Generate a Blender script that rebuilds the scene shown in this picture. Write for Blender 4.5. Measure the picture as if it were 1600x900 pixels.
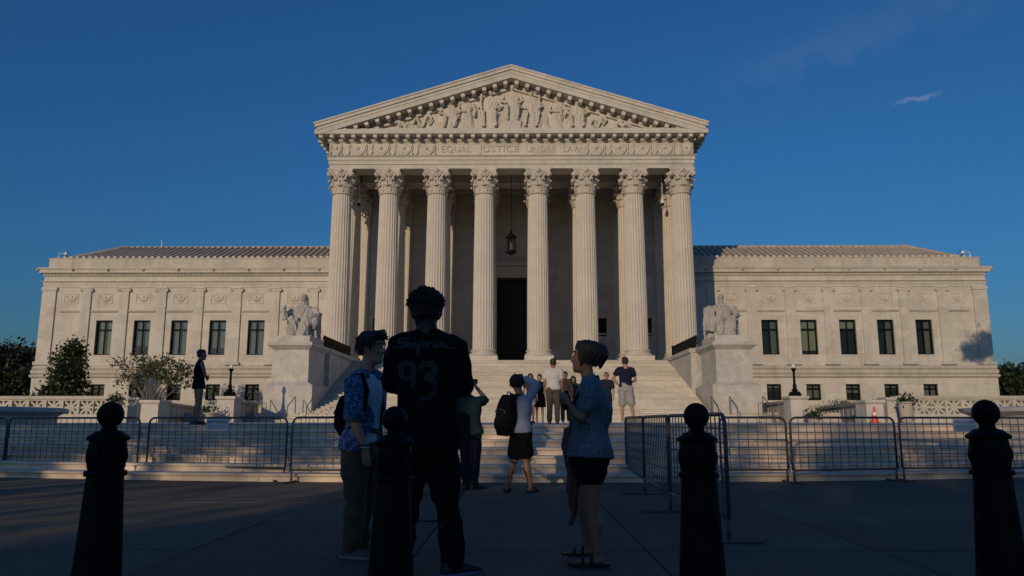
import bpy, bmesh, math, random
import numpy as np
from mathutils import Vector, Matrix
from mathutils.bvhtree import BVHTree
R = math.radians
random.seed(7); rng = np.random.default_rng(7)
scene = bpy.context.scene
for _o in list(bpy.data.objects): bpy.data.objects.remove(_o)
COL = scene.collection

# ------------------------------------------------------------------ camera
F, PITCH, YAW, CX, H = 1200.0, math.atan(208 / 1200.0), R(-0.45), 0.55, 1.10
G = 0.08            # pavement level
PZ = 1.03           # plaza level
cam_d = bpy.data.cameras.new('camera'); cam = bpy.data.objects.new('camera', cam_d); COL.objects.link(cam)
cam_d.sensor_width = 36; cam_d.lens = 36 * F / 1600; cam_d.clip_end = 3000; cam_d.clip_start = 0.05
cam.location = (CX, 0, H); cam.rotation_euler = (math.pi / 2 + PITCH, 0, -YAW)
scene.camera = cam

# ------------------------------------------------------------------ light
SUN_EL, SUN_AZ = R(12.5), R(21)      # azimuth: how far left of straight behind the camera
sun_d = bpy.data.lights.new('sun', 'SUN'); sun = bpy.data.objects.new('sun', sun_d); COL.objects.link(sun)
LDIR = Vector((math.sin(SUN_AZ) * math.cos(SUN_EL), math.cos(SUN_AZ) * math.cos(SUN_EL), -math.sin(SUN_EL)))
sun.rotation_euler = LDIR.to_track_quat('-Z', 'Y').to_euler()
sun_d.energy = 2.0; sun_d.angle = R(0.5); sun_d.color = (1.0, 0.76, 0.49)
sun.location = (-30, -60, 40)

world = bpy.data.worlds.new('World'); scene.world = world; world.use_nodes = True
nt = world.node_tree; nt.nodes.clear()
n_out = nt.nodes.new('ShaderNodeOutputWorld'); n_bg = nt.nodes.new('ShaderNodeBackground')
n_sky = nt.nodes.new('ShaderNodeTexSky'); n_sky.sky_type = 'NISHITA'; n_sky.sun_disc = False
n_sky.sun_elevation = SUN_EL; n_sky.sun_rotation = math.pi + SUN_AZ
n_sky.air_density = 1.42; n_sky.dust_density = 1.1; n_sky.ozone_density = 10.0; n_sky.altitude = 0
n_bg.inputs['Strength'].default_value = 0.084
# thin cirrus wisps high on the right
geo = nt.nodes.new('ShaderNodeTexCoord')
def wn(op, a, b=None):
    n = nt.nodes.new('ShaderNodeMath'); n.operation = op
    for i, x in enumerate((a, b)):
        if x is None: continue
        if isinstance(x, (int, float)): n.inputs[i].default_value = x
        else: nt.links.new(x, n.inputs[i])
    return n.outputs[0]
def wdot(vec):
    n = nt.nodes.new('ShaderNodeVectorMath'); n.operation = 'DOT_PRODUCT'; n.inputs[1].default_value = vec
    nt.links.new(geo.outputs['Generated'], n.inputs[0]); return n.outputs['Value']
nz = nt.nodes.new('ShaderNodeTexNoise'); nz.inputs['Scale'].default_value = 22; nz.inputs['Detail'].default_value = 8; nz.inputs['Roughness'].default_value = 0.6
nz.inputs['Distortion'].default_value = 0.6; nt.links.new(geo.outputs['Generated'], nz.inputs['Vector'])
def wisp(centre, tilt, la, lb, warp, gain):
    c = Vector(centre).normalized(); e1 = c.cross(Vector((0, 0, 1))).normalized(); e2 = e1.cross(c)
    a_ = e1 * math.cos(tilt) + e2 * math.sin(tilt); b_ = -e1 * math.sin(tilt) + e2 * math.cos(tilt)
    wob = wn('MULTIPLY', wn('SUBTRACT', nz.outputs['Fac'], .5), warp)
    u = wn('DIVIDE', wdot(a_), la); v = wn('DIVIDE', wn('ADD', wdot(b_), wob), lb)
    d = wn('ADD', wn('MULTIPLY', u, u), wn('MULTIPLY', v, v))
    m = wn('MAXIMUM', wn('SUBTRACT', 1.0, d), 0.0)
    return wn('MULTIPLY', wn('MULTIPLY', wn('MULTIPLY', m, m), wn('ADD', nz.outputs['Fac'], .1)), gain)
clouds = wn('ADD', wisp((.548, 1, .436), R(5), .032, .0042, .03, .5), wn('ADD', wisp((.53, 1, .56), R(8), .24, .045, .10, .06), wisp((.42, 1, .50), R(5), .16, .025, .08, .05)))
mixc = nt.nodes.new('ShaderNodeMix'); mixc.data_type = 'RGBA'
nt.links.new(clouds, mixc.inputs[0])
nt.links.new(n_sky.outputs[0], mixc.inputs[6]); mixc.inputs[7].default_value = (4.0, 4.4, 5.4, 1)
nt.links.new(mixc.outputs[2], n_bg.inputs['Color']); nt.links.new(n_bg.outputs[0], n_out.inputs[0])
scene.view_settings.view_transform = 'Standard'; scene.view_settings.look = 'None'
scene.view_settings.exposure = 0.0; scene.view_settings.gamma = 1.0
scene.cycles.max_bounces = 8; scene.cycles.diffuse_bounces = 5; scene.cycles.glossy_bounces = 3
scene.cycles.transparent_max_bounces = 12; scene.cycles.use_denoising = True
scene.cycles.caustics_reflective = False; scene.cycles.caustics_refractive = False

# ------------------------------------------------------------------ pixel <-> place helpers (photo is 1600x900)
_cp, _sp = math.cos(PITCH), math.sin(PITCH)
def _ray(u, v):
    a = (u - 800) / F; b = (450 - v) / F
    yr = _cp - b * _sp; z = _sp + b * _cp
    return a * math.cos(YAW) + yr * math.sin(YAW), -a * math.sin(YAW) + yr * math.cos(YAW), z
def at(u, v, Y):
    x, y, z = _ray(u, v); k = Y / y
    return Vector((CX + x * k, Y, H + z * k))
def ground(u, v, Z=G):
    x, y, z = _ray(u, v); k = (Z - H) / z
    return Vector((CX + x * k, y * k, Z))

# ------------------------------------------------------------------ materials
MATS = {}
def _new(name):
    m = bpy.data.materials.new(name); m.use_nodes = True
    b = m.node_tree.nodes['Principled BSDF']; MATS[name] = m
    return m, m.node_tree, b
def N(nt, typ, **kw):
    n = nt.nodes.new(typ)
    for k, v in kw.items():
        if k in n.inputs.keys(): n.inputs[k].default_value = v
        else: setattr(n, k, v)
    return n
def mat_plain(name, col, rough=0.6, metal=0.0, var=0.15, scale=6.0, bump=0.0, bscale=60.0, spec=0.5, coat=0.0):
    m, t, b = _new(name)
    tc = N(t, 'ShaderNodeTexCoord'); nz = N(t, 'ShaderNodeTexNoise', Scale=scale, Detail=6.0, Roughness=0.6)
    t.links.new(tc.outputs['Object'], nz.inputs['Vector'])
    mr = N(t, 'ShaderNodeMapRange'); mr.inputs[1].default_value = 0.3; mr.inputs[2].default_value = 0.7
    mr.inputs[3].default_value = 1 - var; mr.inputs[4].default_value = 1 + var
    t.links.new(nz.outputs['Fac'], mr.inputs[0])
    mx = N(t, 'ShaderNodeVectorMath', operation='SCALE'); mx.inputs[0].default_value = col
    t.links.new(mr.outputs[0], mx.inputs['Scale']); t.links.new(mx.outputs[0], b.inputs['Base Color'])
    b.inputs['Roughness'].default_value = rough; b.inputs['Metallic'].default_value = metal
    b.inputs['Specular IOR Level'].default_value = spec; b.inputs['Coat Weight'].default_value = coat
    if bump:
        nb = N(t, 'ShaderNodeTexNoise', Scale=bscale, Detail=4.0); t.links.new(tc.outputs['Object'], nb.inputs['Vector'])
        bp = N(t, 'ShaderNodeBump', Strength=bump, Distance=0.02); t.links.new(nb.outputs['Fac'], bp.inputs['Height'])
        t.links.new(bp.outputs[0], b.inputs['Normal'])
    return m
def mat_stone(name, col, block=(1.9, 0.75), joint=0.10, stain=0.25, vein=0.10, rough=0.65, var=0.06, bump=0.15, joint_w=0.012, piece=0.03):
    """weathered marble: block-to-block tone, fine joints, veins and rain streaks, in world space"""
    m, t, b = _new(name); L = t.links
    g = N(t, 'ShaderNodeNewGeometry'); sep = N(t, 'ShaderNodeSeparateXYZ'); L.new(g.outputs['Position'], sep.inputs[0])
    add = N(t, 'ShaderNodeMath', operation='ADD'); L.new(sep.outputs[0], add.inputs[0]); L.new(sep.outputs[1], add.inputs[1])
    cmb = N(t, 'ShaderNodeCombineXYZ'); L.new(add.outputs[0], cmb.inputs[0]); L.new(sep.outputs[2], cmb.inputs[1])
    br = N(t, 'ShaderNodeTexBrick'); L.new(cmb.outputs[0], br.inputs['Vector'])
    br.inputs['Color1'].default_value = (1 - var,) * 3 + (1,); br.inputs['Color2'].default_value = (1 + var,) * 3 + (1,)
    br.inputs['Mortar'].default_value = (1 - joint,) * 3 + (1,); br.inputs['Scale'].default_value = 1.0
    br.inputs['Mortar Size'].default_value = joint_w; br.inputs['Mortar Smooth'].default_value = 0.4
    br.inputs['Brick Width'].default_value = block[0]; br.inputs['Row Height'].default_value = block[1]; br.inputs['Bias'].default_value = 0.0
    # veins
    nz = N(t, 'ShaderNodeTexNoise', Scale=0.9, Detail=9.0, Roughness=0.66, Distortion=1.4); L.new(g.outputs['Position'], nz.inputs['Vector'])
    r1 = N(t, 'ShaderNodeMapRange'); r1.inputs[1].default_value = 0.35; r1.inputs[2].default_value = 0.65; r1.inputs[3].default_value = 1 - vein; r1.inputs[4].default_value = 1 + vein * .6
    L.new(nz.outputs['Fac'], r1.inputs[0])
    # streaks: stretched in z
    mp = N(t, 'ShaderNodeMapping'); mp.inputs['Scale'].default_value = (1.7, 1.7, 0.22); L.new(g.outputs['Position'], mp.inputs['Vector'])
    ns = N(t, 'ShaderNodeTexNoise', Scale=1.0, Detail=8.0, Roughness=0.7); L.new(mp.outputs[0], ns.inputs['Vector'])
    r2 = N(t, 'ShaderNodeMapRange'); r2.inputs[1].default_value = 0.52; r2.inputs[2].default_value = 0.78; r2.inputs[3].default_value = 0.0; r2.inputs[4].default_value = stain
    L.new(ns.outputs['Fac'], r2.inputs[0])
    m1 = N(t, 'ShaderNodeVectorMath', operation='SCALE'); L.new(br.outputs['Color'], m1.inputs[0]); L.new(r1.outputs[0], m1.inputs['Scale'])
    m2 = N(t, 'ShaderNodeVectorMath', operation='MULTIPLY'); L.new(m1.outputs[0], m2.inputs[0]); m2.inputs[1].default_value = col
    mix = N(t, 'ShaderNodeMix', data_type='RGBA'); L.new(r2.outputs[0], mix.inputs[0]); L.new(m2.outputs[0], mix.inputs[6])
    mix.inputs[7].default_value = (col[0] * .42, col[1] * .40, col[2] * .36, 1)
    oi = N(t, 'ShaderNodeObjectInfo'); ro = N(t, 'ShaderNodeMapRange'); ro.inputs[3].default_value = 1 - piece; ro.inputs[4].default_value = 1 + piece; L.new(oi.outputs['Random'], ro.inputs[0])
    mo = N(t, 'ShaderNodeVectorMath', operation='SCALE'); L.new(mix.outputs[2], mo.inputs[0]); L.new(ro.outputs[0], mo.inputs['Scale'])
    L.new(mo.outputs[0], b.inputs['Base Color']); b.inputs['Roughness'].default_value = rough
    b.inputs['Specular IOR Level'].default_value = 0.3
    nb = N(t, 'ShaderNodeTexNoise', Scale=9.0, Detail=8.0, Roughness=0.7); L.new(g.outputs['Position'], nb.inputs['Vector'])
    bp = N(t, 'ShaderNodeBump', Strength=bump, Distance=0.03); L.new(nb.outputs['Fac'], bp.inputs['Height']); L.new(bp.outputs[0], b.inputs['Normal'])
    return m
def mat_leaf(name, c1, c2, rough=0.5, trans=0.25):
    m, t, b = _new(name); L = t.links
    oi = N(t, 'ShaderNodeNewGeometry'); nz = N(t, 'ShaderNodeTexNoise', Scale=1.3, Detail=5.0); L.new(oi.outputs['Position'], nz.inputs['Vector'])
    add = N(t, 'ShaderNodeMath', operation='MULTIPLY_ADD'); L.new(oi.outputs['Random Per Island'], add.inputs[0]); add.inputs[1].default_value = 0.55
    sc = N(t, 'ShaderNodeMath', operation='MULTIPLY'); L.new(nz.outputs['Fac'], sc.inputs[0]); sc.inputs[1].default_value = 0.5
    L.new(sc.outputs[0], add.inputs[2])
    mix = N(t, 'ShaderNodeMix', data_type='RGBA'); L.new(add.outputs[0], mix.inputs[0]); mix.inputs[6].default_value = c1 + (1,); mix.inputs[7].default_value = c2 + (1,)
    L.new(mix.outputs[2], b.inputs['Base Color']); b.inputs['Roughness'].default_value = rough
    tr = N(t, 'ShaderNodeBsdfTranslucent'); L.new(mix.outputs[2], tr.inputs['Color'])
    ms = N(t, 'ShaderNodeMixShader'); ms.inputs[0].default_value = trans
    out = t.nodes['Material Output']; L.new(b.outputs[0], ms.inputs[1]); L.new(tr.outputs[0], ms.inputs[2]); L.new(ms.outputs[0], out.inputs['Surface'])
    return m
def mat_glass(name):
    m, t, b = _new(name); L = t.links; t.nodes.remove(b)
    gl = N(t, 'ShaderNodeBsdfGlossy', Roughness=0.03); gl.inputs['Color'].default_value = (.9, .95, 1, 1)
    tr = N(t, 'ShaderNodeBsdfTransparent'); tr.inputs['Color'].default_value = (.62, .68, .66, 1)
    fr = N(t, 'ShaderNodeFresnel', IOR=1.5); ms = N(t, 'ShaderNodeMixShader')
    nz = N(t, 'ShaderNodeTexNoise', Scale=0.7); bp = N(t, 'ShaderNodeBump', Strength=0.05, Distance=0.1)
    L.new(nz.outputs['Fac'], bp.inputs['Height']); L.new(bp.outputs[0], gl.inputs['Normal'])
    L.new(fr.outputs[0], ms.inputs[0]); L.new(tr.outputs[0], ms.inputs[1]); L.new(gl.outputs[0], ms.inputs[2])
    L.new(ms.outputs[0], t.nodes['Material Output'].inputs['Surface'])
    return m
def mat_fabric(name, col, col2=None, scale=30.0, lo=0.45, hi=0.6, rough=0.9, bump=0.25):
    """woven cloth, optionally with a mottled print of a second colour"""
    m, t, b = _new(name); L = t.links
    tc = N(t, 'ShaderNodeNewGeometry')
    nz = N(t, 'ShaderNodeTexNoise', Scale=scale, Detail=3.0, Roughness=0.55, Distortion=0.8); L.new(tc.outputs['Position'], nz.inputs['Vector'])
    rp = N(t, 'ShaderNodeMapRange'); rp.inputs[1].default_value = lo; rp.inputs[2].default_value = hi; L.new(nz.outputs['Fac'], rp.inputs[0])
    mix = N(t, 'ShaderNodeMix', data_type='RGBA'); L.new(rp.outputs[0], mix.inputs[0])
    c2 = col2 if col2 else tuple(c * .82 for c in col)
    mix.inputs[6].default_value = tuple(col) + (1,); mix.inputs[7].default_value = tuple(c2) + (1,)
    L.new(mix.outputs[2], b.inputs['Base Color']); b.inputs['Roughness'].default_value = rough
    b.inputs['Specular IOR Level'].default_value = 0.2; b.inputs['Sheen Weight'].default_value = 0.1 if max(col) > .1 else 0.0
    nb = N(t, 'ShaderNodeTexNoise', Scale=14.0, Detail=5.0); L.new(tc.outputs['Position'], nb.inputs['Vector'])
    bp = N(t, 'ShaderNodeBump', Strength=bump, Distance=0.03); L.new(nb.outputs['Fac'], bp.inputs['Height']); L.new(bp.outputs[0], b.inputs['Normal'])
    return m
marble = mat_stone('marble', (.575, .538, .48), stain=.38, var=.08, joint=.16)
marble_col = mat_stone('column_marble', (.61, .56, .485), block=(60, 2.1), joint=.12, var=.035, stain=.16, vein=.08)
marble_orn = mat_stone('carved_marble', (.59, .545, .48), block=(60, 60), joint=0, var=0, stain=.3, vein=.07)
marble_grey = mat_stone('veined_marble', (.54, .515, .475), block=(2.6, 1.6), joint=.12, var=.04, stain=.2, vein=.22)
marble_weath = mat_stone('weathered_coping', (.52, .48, .42), block=(2.4, 2), joint=.2, stain=.6, vein=.12, var=.07)
step_stone = mat_stone('step_marble', (.60, .56, .49), block=(2.1, 50), joint=.3, stain=.3, vein=.12, var=.07, piece=.09)
step_grey = mat_stone('grey_step_marble', (.74, .62, .50), block=(1.75, 50), joint=.35, stain=.35, vein=.16, var=.07, piece=.07)
roof_mat = mat_stone('roof_tile', (.56, .48, .38), block=(60, .5), joint=.15, stain=.4, vein=.2, var=.1)
roof_pan = mat_stone('roof_pan', (.30, .25, .20), block=(60, .5), joint=.2, stain=.4, vein=.2, var=.1)
paving = mat_stone('paving_concrete', (.145, .112, .078), block=(60, 60), joint=0, var=0, stain=.35, vein=.18, rough=.85, bump=.35, piece=.16)
plaza_mat = mat_stone('plaza_marble', (.52, .48, .43), block=(1.2, 60), joint=.12, stain=.3, vein=.15)
joint_mat = mat_plain('joint_sand', (.05, .048, .045), .95)
soil = mat_plain('soil', (.06, .05, .035), .95, bump=.4)
asphalt = mat_plain('asphalt', (.05, .05, .052), .9, bump=.4)
lawn = mat_plain('lawn', (.05, .075, .025), .9, var=.35, scale=2.0, bump=.6)
iron = mat_plain('black_iron', (.005, .005, .006), .55, 0.0, .35, 14, bump=.2, bscale=70, spec=.12)
statue_m = mat_stone('statue_marble', (.43, .41, .385), block=(60, 60), joint=0, var=0, stain=.55, vein=.2)
galv = mat_plain('galvanised_steel', (.10, .098, .095), .5, .35, .25, 9, bump=.08)
galv_blue = mat_plain('blue_grey_steel', (.11, .12, .135), .5, .35, .25, 9, bump=.08)
bronze = mat_plain('dark_bronze', (.022, .017, .012), .5, .6, .3, 4)
frame_m = mat_plain('window_frame_paint', (.006, .007, .006), .7, spec=.15)
room_shade = mat_plain('unlit_room_shade', (.016, .016, .015), .9)  # near-black colour stands in for the shade of unlit rooms
blind_m = mat_plain('roller_blind', (.40, .41, .30), .8, var=.08)
blind_g = mat_plain('grey_curtain', (.25, .26, .25), .85, var=.12)
glass = mat_glass('window_glass')
white_m = mat_plain('white_enamel', (.78, .78, .76), .4)
sign_w = mat_plain('sign_board', (.62, .66, .70), .5, var=.04)
ink = mat_plain('sign_ink', (.03, .06, .16), .6)
orange = mat_plain('cone_plastic', (.75, .09, .02), .45)
leaf_dark = mat_leaf('magnolia_leaf', (.012, .026, .010), (.055, .085, .026), .35, .15)
leaf_lite = mat_leaf('crape_myrtle_leaf', (.045, .06, .025), (.16, .165, .075), .5, .3)
leaf_far = mat_leaf('far_leaf', (.010, .020, .008), (.03, .045, .014), .6, .2)
leaf_back = mat_leaf('street_tree_leaf', (.03, .06, .015), (.08, .12, .03), .5, .2)
bark = mat_plain('bark', (.09, .07, .05), .95, var=.35, bump=.6, bscale=30)
bark_lite = mat_plain('pale_bark', (.22, .17, .12), .9, var=.3, bump=.4, bscale=30)

# ------------------------------------------------------------------ mesh helpers
def tag(o, label=None, cat=None, group=None, kind=None):
    if label: o['label'] = label
    if cat: o['category'] = cat
    if group: o['group'] = group
    if kind: o['kind'] = kind
    return o
def empty(name, loc=(0, 0, 0), rz=0, parent=None):
    o = bpy.data.objects.new(name, None); COL.objects.link(o); o.location = loc; o.rotation_euler = (0, 0, rz); o.empty_display_size = .2
    if parent: o.parent = parent
    return o
def link(name, me, parent=None, m=None, loc=None, rot=None, sc=None):
    o = bpy.data.objects.new(name, me); COL.objects.link(o)
    if m is not None:
        if len(me.materials) == 0: me.materials.append(m)
    if parent is not None: o.parent = parent
    if loc is not None: o.location = loc
    if rot is not None: o.rotation_euler = rot
    if sc is not None: o.scale = sc
    return o
class MB:
    def __init__(s): s.v = []; s.f = []
    def add(s, vs, fs):
        k = len(s.v); s.v += [tuple(p) for p in vs]; s.f += [tuple(i + k for i in f) for f in fs]; return s
    def box(s, x0, x1, y0, y1, z0, z1):
        return s.add([(x0, y0, z0), (x1, y0, z0), (x1, y1, z0), (x0, y1, z0), (x0, y0, z1), (x1, y0, z1), (x1, y1, z1), (x0, y1, z1)],
                     [(0, 3, 2, 1), (4, 5, 6, 7), (0, 1, 5, 4), (1, 2, 6, 5), (2, 3, 7, 6), (3, 0, 4, 7)])
    def frustum(s, b, t, z0, z1):
        (x0, x1, y0, y1), (a0, a1, c0, c1) = b, t
        return s.add([(x0, y0, z0), (x1, y0, z0), (x1, y1, z0), (x0, y1, z0), (a0, c0, z1), (a1, c0, z1), (a1, c1, z1), (a0, c1, z1)],
                     [(0, 3, 2, 1), (4, 5, 6, 7), (0, 1, 5, 4), (1, 2, 6, 5), (2, 3, 7, 6), (3, 0, 4, 7)])
    def prism(s, poly, a, b, axis='y'):
        n = len(poly)
        def P(p, t): return (p[0], t, p[1]) if axis == 'y' else ((t, p[0], p[1]) if axis == 'x' else (p[0], p[1], t))
        vs = [P(p, a) for p in poly] + [P(p, b) for p in poly]
        fs = [tuple(range(n)), tuple(range(2 * n - 1, n - 1, -1))] + [(i, i + n, (i + 1) % n + n, (i + 1) % n) for i in range(n)]
        return s.add(vs, fs)
    def rings(s, rs, cap=True, closed=True):
        n = len(rs[0]); vs = [p for r in rs for p in r]; fs = []
        for i in range(len(rs) - 1):
            for j in range(n if closed else n - 1):
                fs.append((i * n + j, i * n + (j + 1) % n, (i + 1) * n + (j + 1) % n, (i + 1) * n + j))
        if cap and closed:
            fs.append(tuple(range(n - 1, -1, -1))); fs.append(tuple((len(rs) - 1) * n + j for j in range(n)))
        return s.add(vs, fs)
    def lathe(s, prof, n=24, c=(0, 0, 0), cap=True, rf=None):
        rs = []
        for (r, z) in prof:
            ring = []
            for j in range(n):
                a = 2 * math.pi * j / n; rr = r * (rf(a, z) if rf else 1)
                ring.append((c[0] + rr * math.cos(a), c[1] + rr * math.sin(a), c[2] + z))
            rs.append(ring)
        return s.rings(rs, cap)
    def tube(s, pts, r, n=8, closed=False):
        pts = [Vector(p) for p in pts]; m = len(pts); rs = []
        rad = r if isinstance(r, (list, tuple)) else [r] * m
        d0 = (pts[1] - pts[0]).normalized(); ref = Vector((0, 0, 1)) if abs(d0.z) < .9 else Vector((1, 0, 0))
        u = d0.cross(ref).normalized()
        for i in range(m):
            a = pts[i - 1] if (i > 0 or closed) else pts[i]; b = pts[(i + 1) % m] if (i < m - 1 or closed) else pts[i]
            d = (b - a)
            d = d.normalized() if d.length > 1e-9 else d0
            u = (u - d * u.dot(d)).normalized(); w = d.cross(u)
            rs.append([pts[i] + (u * math.cos(2 * math.pi * j / n) + w * math.sin(2 * math.pi * j / n)) * rad[i] for j in range(n)])
        if closed: rs.append(rs[0]); return s.rings(rs, False)
        return s.rings(rs)
    def ell(s, c, r, n=12, m=8, rot=None):
        rs = []
        for i in range(m + 1):
            t = math.pi * (i + .02) / (m + .04); ring = []
            for j in range(n):
                a = 2 * math.pi * j / n
                p = Vector((r[0] * math.sin(t) * math.cos(a), r[1] * math.sin(t) * math.sin(a), -r[2] * math.cos(t)))
                if rot is not None: p = rot @ p
                ring.append(Vector(c) + p)
            rs.append(ring)
        return s.rings(rs)
    def quad(s, a, b, c, d): return s.add([a, b, c, d], [(0, 1, 2, 3)])
    def mesh(s, name='mesh', smooth=False):
        me = bpy.data.meshes.new(name); me.from_pydata([tuple(p) for p in s.v], [], s.f); me.update()
        if smooth: me.shade_smooth()
        return me
    def build(s, name, m, parent=None, smooth=False, angle=None):
        me = s.mesh(name, smooth)
        if angle is not None:
            bm = bmesh.new(); bm.from_mesh(me)
            bmesh.ops.recalc_face_normals(bm, faces=bm.faces)
            for f in bm.faces: f.smooth = True
            for e in bm.edges:
                if len(e.link_faces) == 2 and e.calc_face_angle(0) > angle: e.smooth = False
            bm.to_mesh(me); bm.free()
        return link(name, me, parent, m)
def bevel_box_mesh(name, x, y, z, bev=.01, m=None):
    bm = bmesh.new(); bmesh.ops.create_cube(bm, size=1)
    for v in bm.verts: v.co = Vector((v.co.x * x, v.co.y * y, v.co.z * z))
    bmesh.ops.bevel(bm, geom=list(bm.edges), offset=bev, segments=1, affect='EDGES')
    me = bpy.data.meshes.new(name); bm.to_mesh(me); bm.free()
    if m: me.materials.append(m)
    return me
def remesh(mb, voxel, smooth_it=3, name='mesh'):
    """union of overlapping closed lofts as one continuous surface"""
    me = mb.mesh('tmp'); o = bpy.data.objects.new('tmp', me); COL.objects.link(o)
    md = o.modifiers.new('r', 'REMESH'); md.mode = 'VOXEL'; md.voxel_size = voxel
    if smooth_it:
        ms = o.modifiers.new('s', 'SMOOTH'); ms.factor = .5; ms.iterations = smooth_it
    dg = bpy.context.evaluated_depsgraph_get(); ev = o.evaluated_get(dg)
    out = bpy.data.meshes.new_from_object(ev); out.name = name; out.shade_smooth()
    bpy.data.objects.remove(o); bpy.data.meshes.remove(me)
    return out
def wrinkle(me, amp, freq, seed=0, stretch=(1, 1, 1), n=10, ztop=None):
    r = np.random.default_rng(seed); nv = len(me.vertices)
    co = np.empty(nv * 3, 'f'); me.vertices.foreach_get('co', co); co = co.reshape(-1, 3)
    no = np.empty(nv * 3, 'f'); me.vertex_normals.foreach_get('vector', no); no = no.reshape(-1, 3)
    d = np.zeros(nv)
    for k in range(n):
        kv = r.normal(size=3); kv = kv / np.linalg.norm(kv) * freq * r.uniform(.5, 1.8) * np.array(stretch)
        d += np.sin(co @ kv + r.uniform(0, 6.28) + 1.5 * np.sin(co @ (kv[[1, 2, 0]] * .4)))
    if ztop is not None: d = d * np.clip((ztop - co[:, 2]) / .12, .08, 1)
    co = co + no * (d * amp / math.sqrt(n))[:, None]
    me.vertices.foreach_set('co', co.astype('f').ravel()); me.update()
def text_mesh(body, size, extrude=.01, align='CENTER'):
    c = bpy.data.curves.new('t', 'FONT'); c.body = body; c.size = size; c.extrude = extrude; c.align_x = align; c.align_y = 'CENTER'; c.resolution_u = 3
    o = bpy.data.objects.new('t', c); COL.objects.link(o)
    dg = bpy.context.evaluated_depsgraph_get(); me = bpy.data.meshes.new_from_object(o.evaluated_get(dg))
    bpy.data.objects.remove(o); bpy.data.curves.remove(c)
    return me
def copy_tree(o, parent=None):
    c = o.copy(); COL.objects.link(c); c.parent = parent
    for ch in o.children: copy_tree(ch, c)
    return c
def wall_holes(mb, x0, x1, z0, z1, yf, yb, holes):
    """wall panel facing -y with rectangular openings and their reveals"""
    xs = sorted({x0, x1} | {h[0] for h in holes} | {h[1] for h in holes}); zs = sorted({z0, z1} | {h[2] for h in holes} | {h[3] for h in holes})
    for i in range(len(xs) - 1):
        for j in range(len(zs) - 1):
            cx, cz = (xs[i] + xs[i + 1]) / 2, (zs[j] + zs[j + 1]) / 2
            if any(h[0] < cx < h[1] and h[2] < cz < h[3] for h in holes): continue
            mb.quad((xs[i], yf, zs[j]), (xs[i + 1], yf, zs[j]), (xs[i + 1], yf, zs[j + 1]), (xs[i], yf, zs[j + 1]))
    for (a, b, c, d) in holes:
        mb.quad((a, yf, c), (a, yb, c), (b, yb, c), (b, yf, c)); mb.quad((a, yf, d), (b, yf, d), (b, yb, d), (a, yb, d))
        mb.quad((a, yf, c), (a, yf, d), (a, yb, d), (a, yb, c)); mb.quad((b, yf, c), (b, yb, c), (b, yb, d), (b, yf, d))
#@@SETTING
# ================================================================== ground, pavement, plaza
gm = MB(); gm.quad((-1500, -800, G - .30), (1500, -800, G - .30), (1500, 2500, G - .30), (-1500, 2500, G - .30))
tag(gm.build('ground', asphalt), kind='structure')
SL = 1.83
pav = MB().box(-40, 40, -6, 20, G - .25, G - .018).build('pavement', joint_mat); tag(pav, kind='structure')
slab_me = bevel_box_mesh('slab', SL - .012, SL - .012, .08, .006, paving)
rs = random.Random(3)
for i in range(-9, 11):
    for j in range(-2, 9):
        o = link('slab', slab_me, pav, loc=(-.25 + SL * i + SL / 2, -.9 + SL * j + SL / 2, G - .04 + rs.uniform(-.0025, .0025)), rot=(rs.uniform(-.001, .001), rs.uniform(-.001, .001), 0))
def front(x): return 13.25 + .014 * (x - .3) ** 2         # foot of the plaza steps, bowed towards the street
NST = 7; RISE = (PZ - G) / NST; TREAD = .37
steps = empty('plaza_steps', (0, 13.3, G))
tag(steps, 'low curved flight of seven wide grey marble steps behind the steel barricades', 'steps')
XS = [-19 + 38 * i / 40 for i in range(41)]
for k in range(NST):
    z0, z1 = G + RISE * k - (.05 if k == 0 else 0), G + RISE * (k + 1)
    m = MB(); ring = []
    for x in XS:
        y = front(x) + TREAD * k - 13.3; b = y + TREAD + (.03 if k < NST - 1 else .25)
        nose = .035
        ring.append([(x, y + .03, z0 - G), (x, y + .03, z1 - .05 - G), (x, y - nose + .006, z1 - .04 - G), (x, y - nose, z1 - .008 - G), (x, y - nose + .01, z1 - G), (x, b, z1 - G), (x, b, z0 - G)])
    m.rings(ring); m.build('step', step_grey, steps, angle=.6)
m = MB(); ring = [[(x, front(x) + TREAD * NST - .1, PZ - .3), (x, front(x) + TREAD * NST - .1, PZ - .002), (x, 60, PZ - .002), (x, 60, PZ - .3)] for x in XS]
m.rings(ring); pl = m.build('plaza', plaza_mat); tag(pl, kind='structure')
m = MB(); m.box(-70, -19.01, 19, 60, G - .2, PZ - .03).box(19.01, 70, 19, 60, G - .2, PZ - .03).box(-120, -15.35, 46.8, 73.2, PZ - .4, 1.55).box(15.35, 120, 46.8, 73.2, PZ - .4, 1.55)
tag(m.build('terrace', lawn), kind='structure')
for s_, side in ((-1, 'left'), (1, 'right')):
    a, b = sorted((s_ * 15.36, s_ * 75)); tag(MB().box(a, b, 46.4, 46.79, PZ - .3, 1.6).build('terrace_wall', marble_weath), 'low marble retaining wall of the terrace lawn on the %s' % side, 'wall', 'terrace walls')

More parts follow.
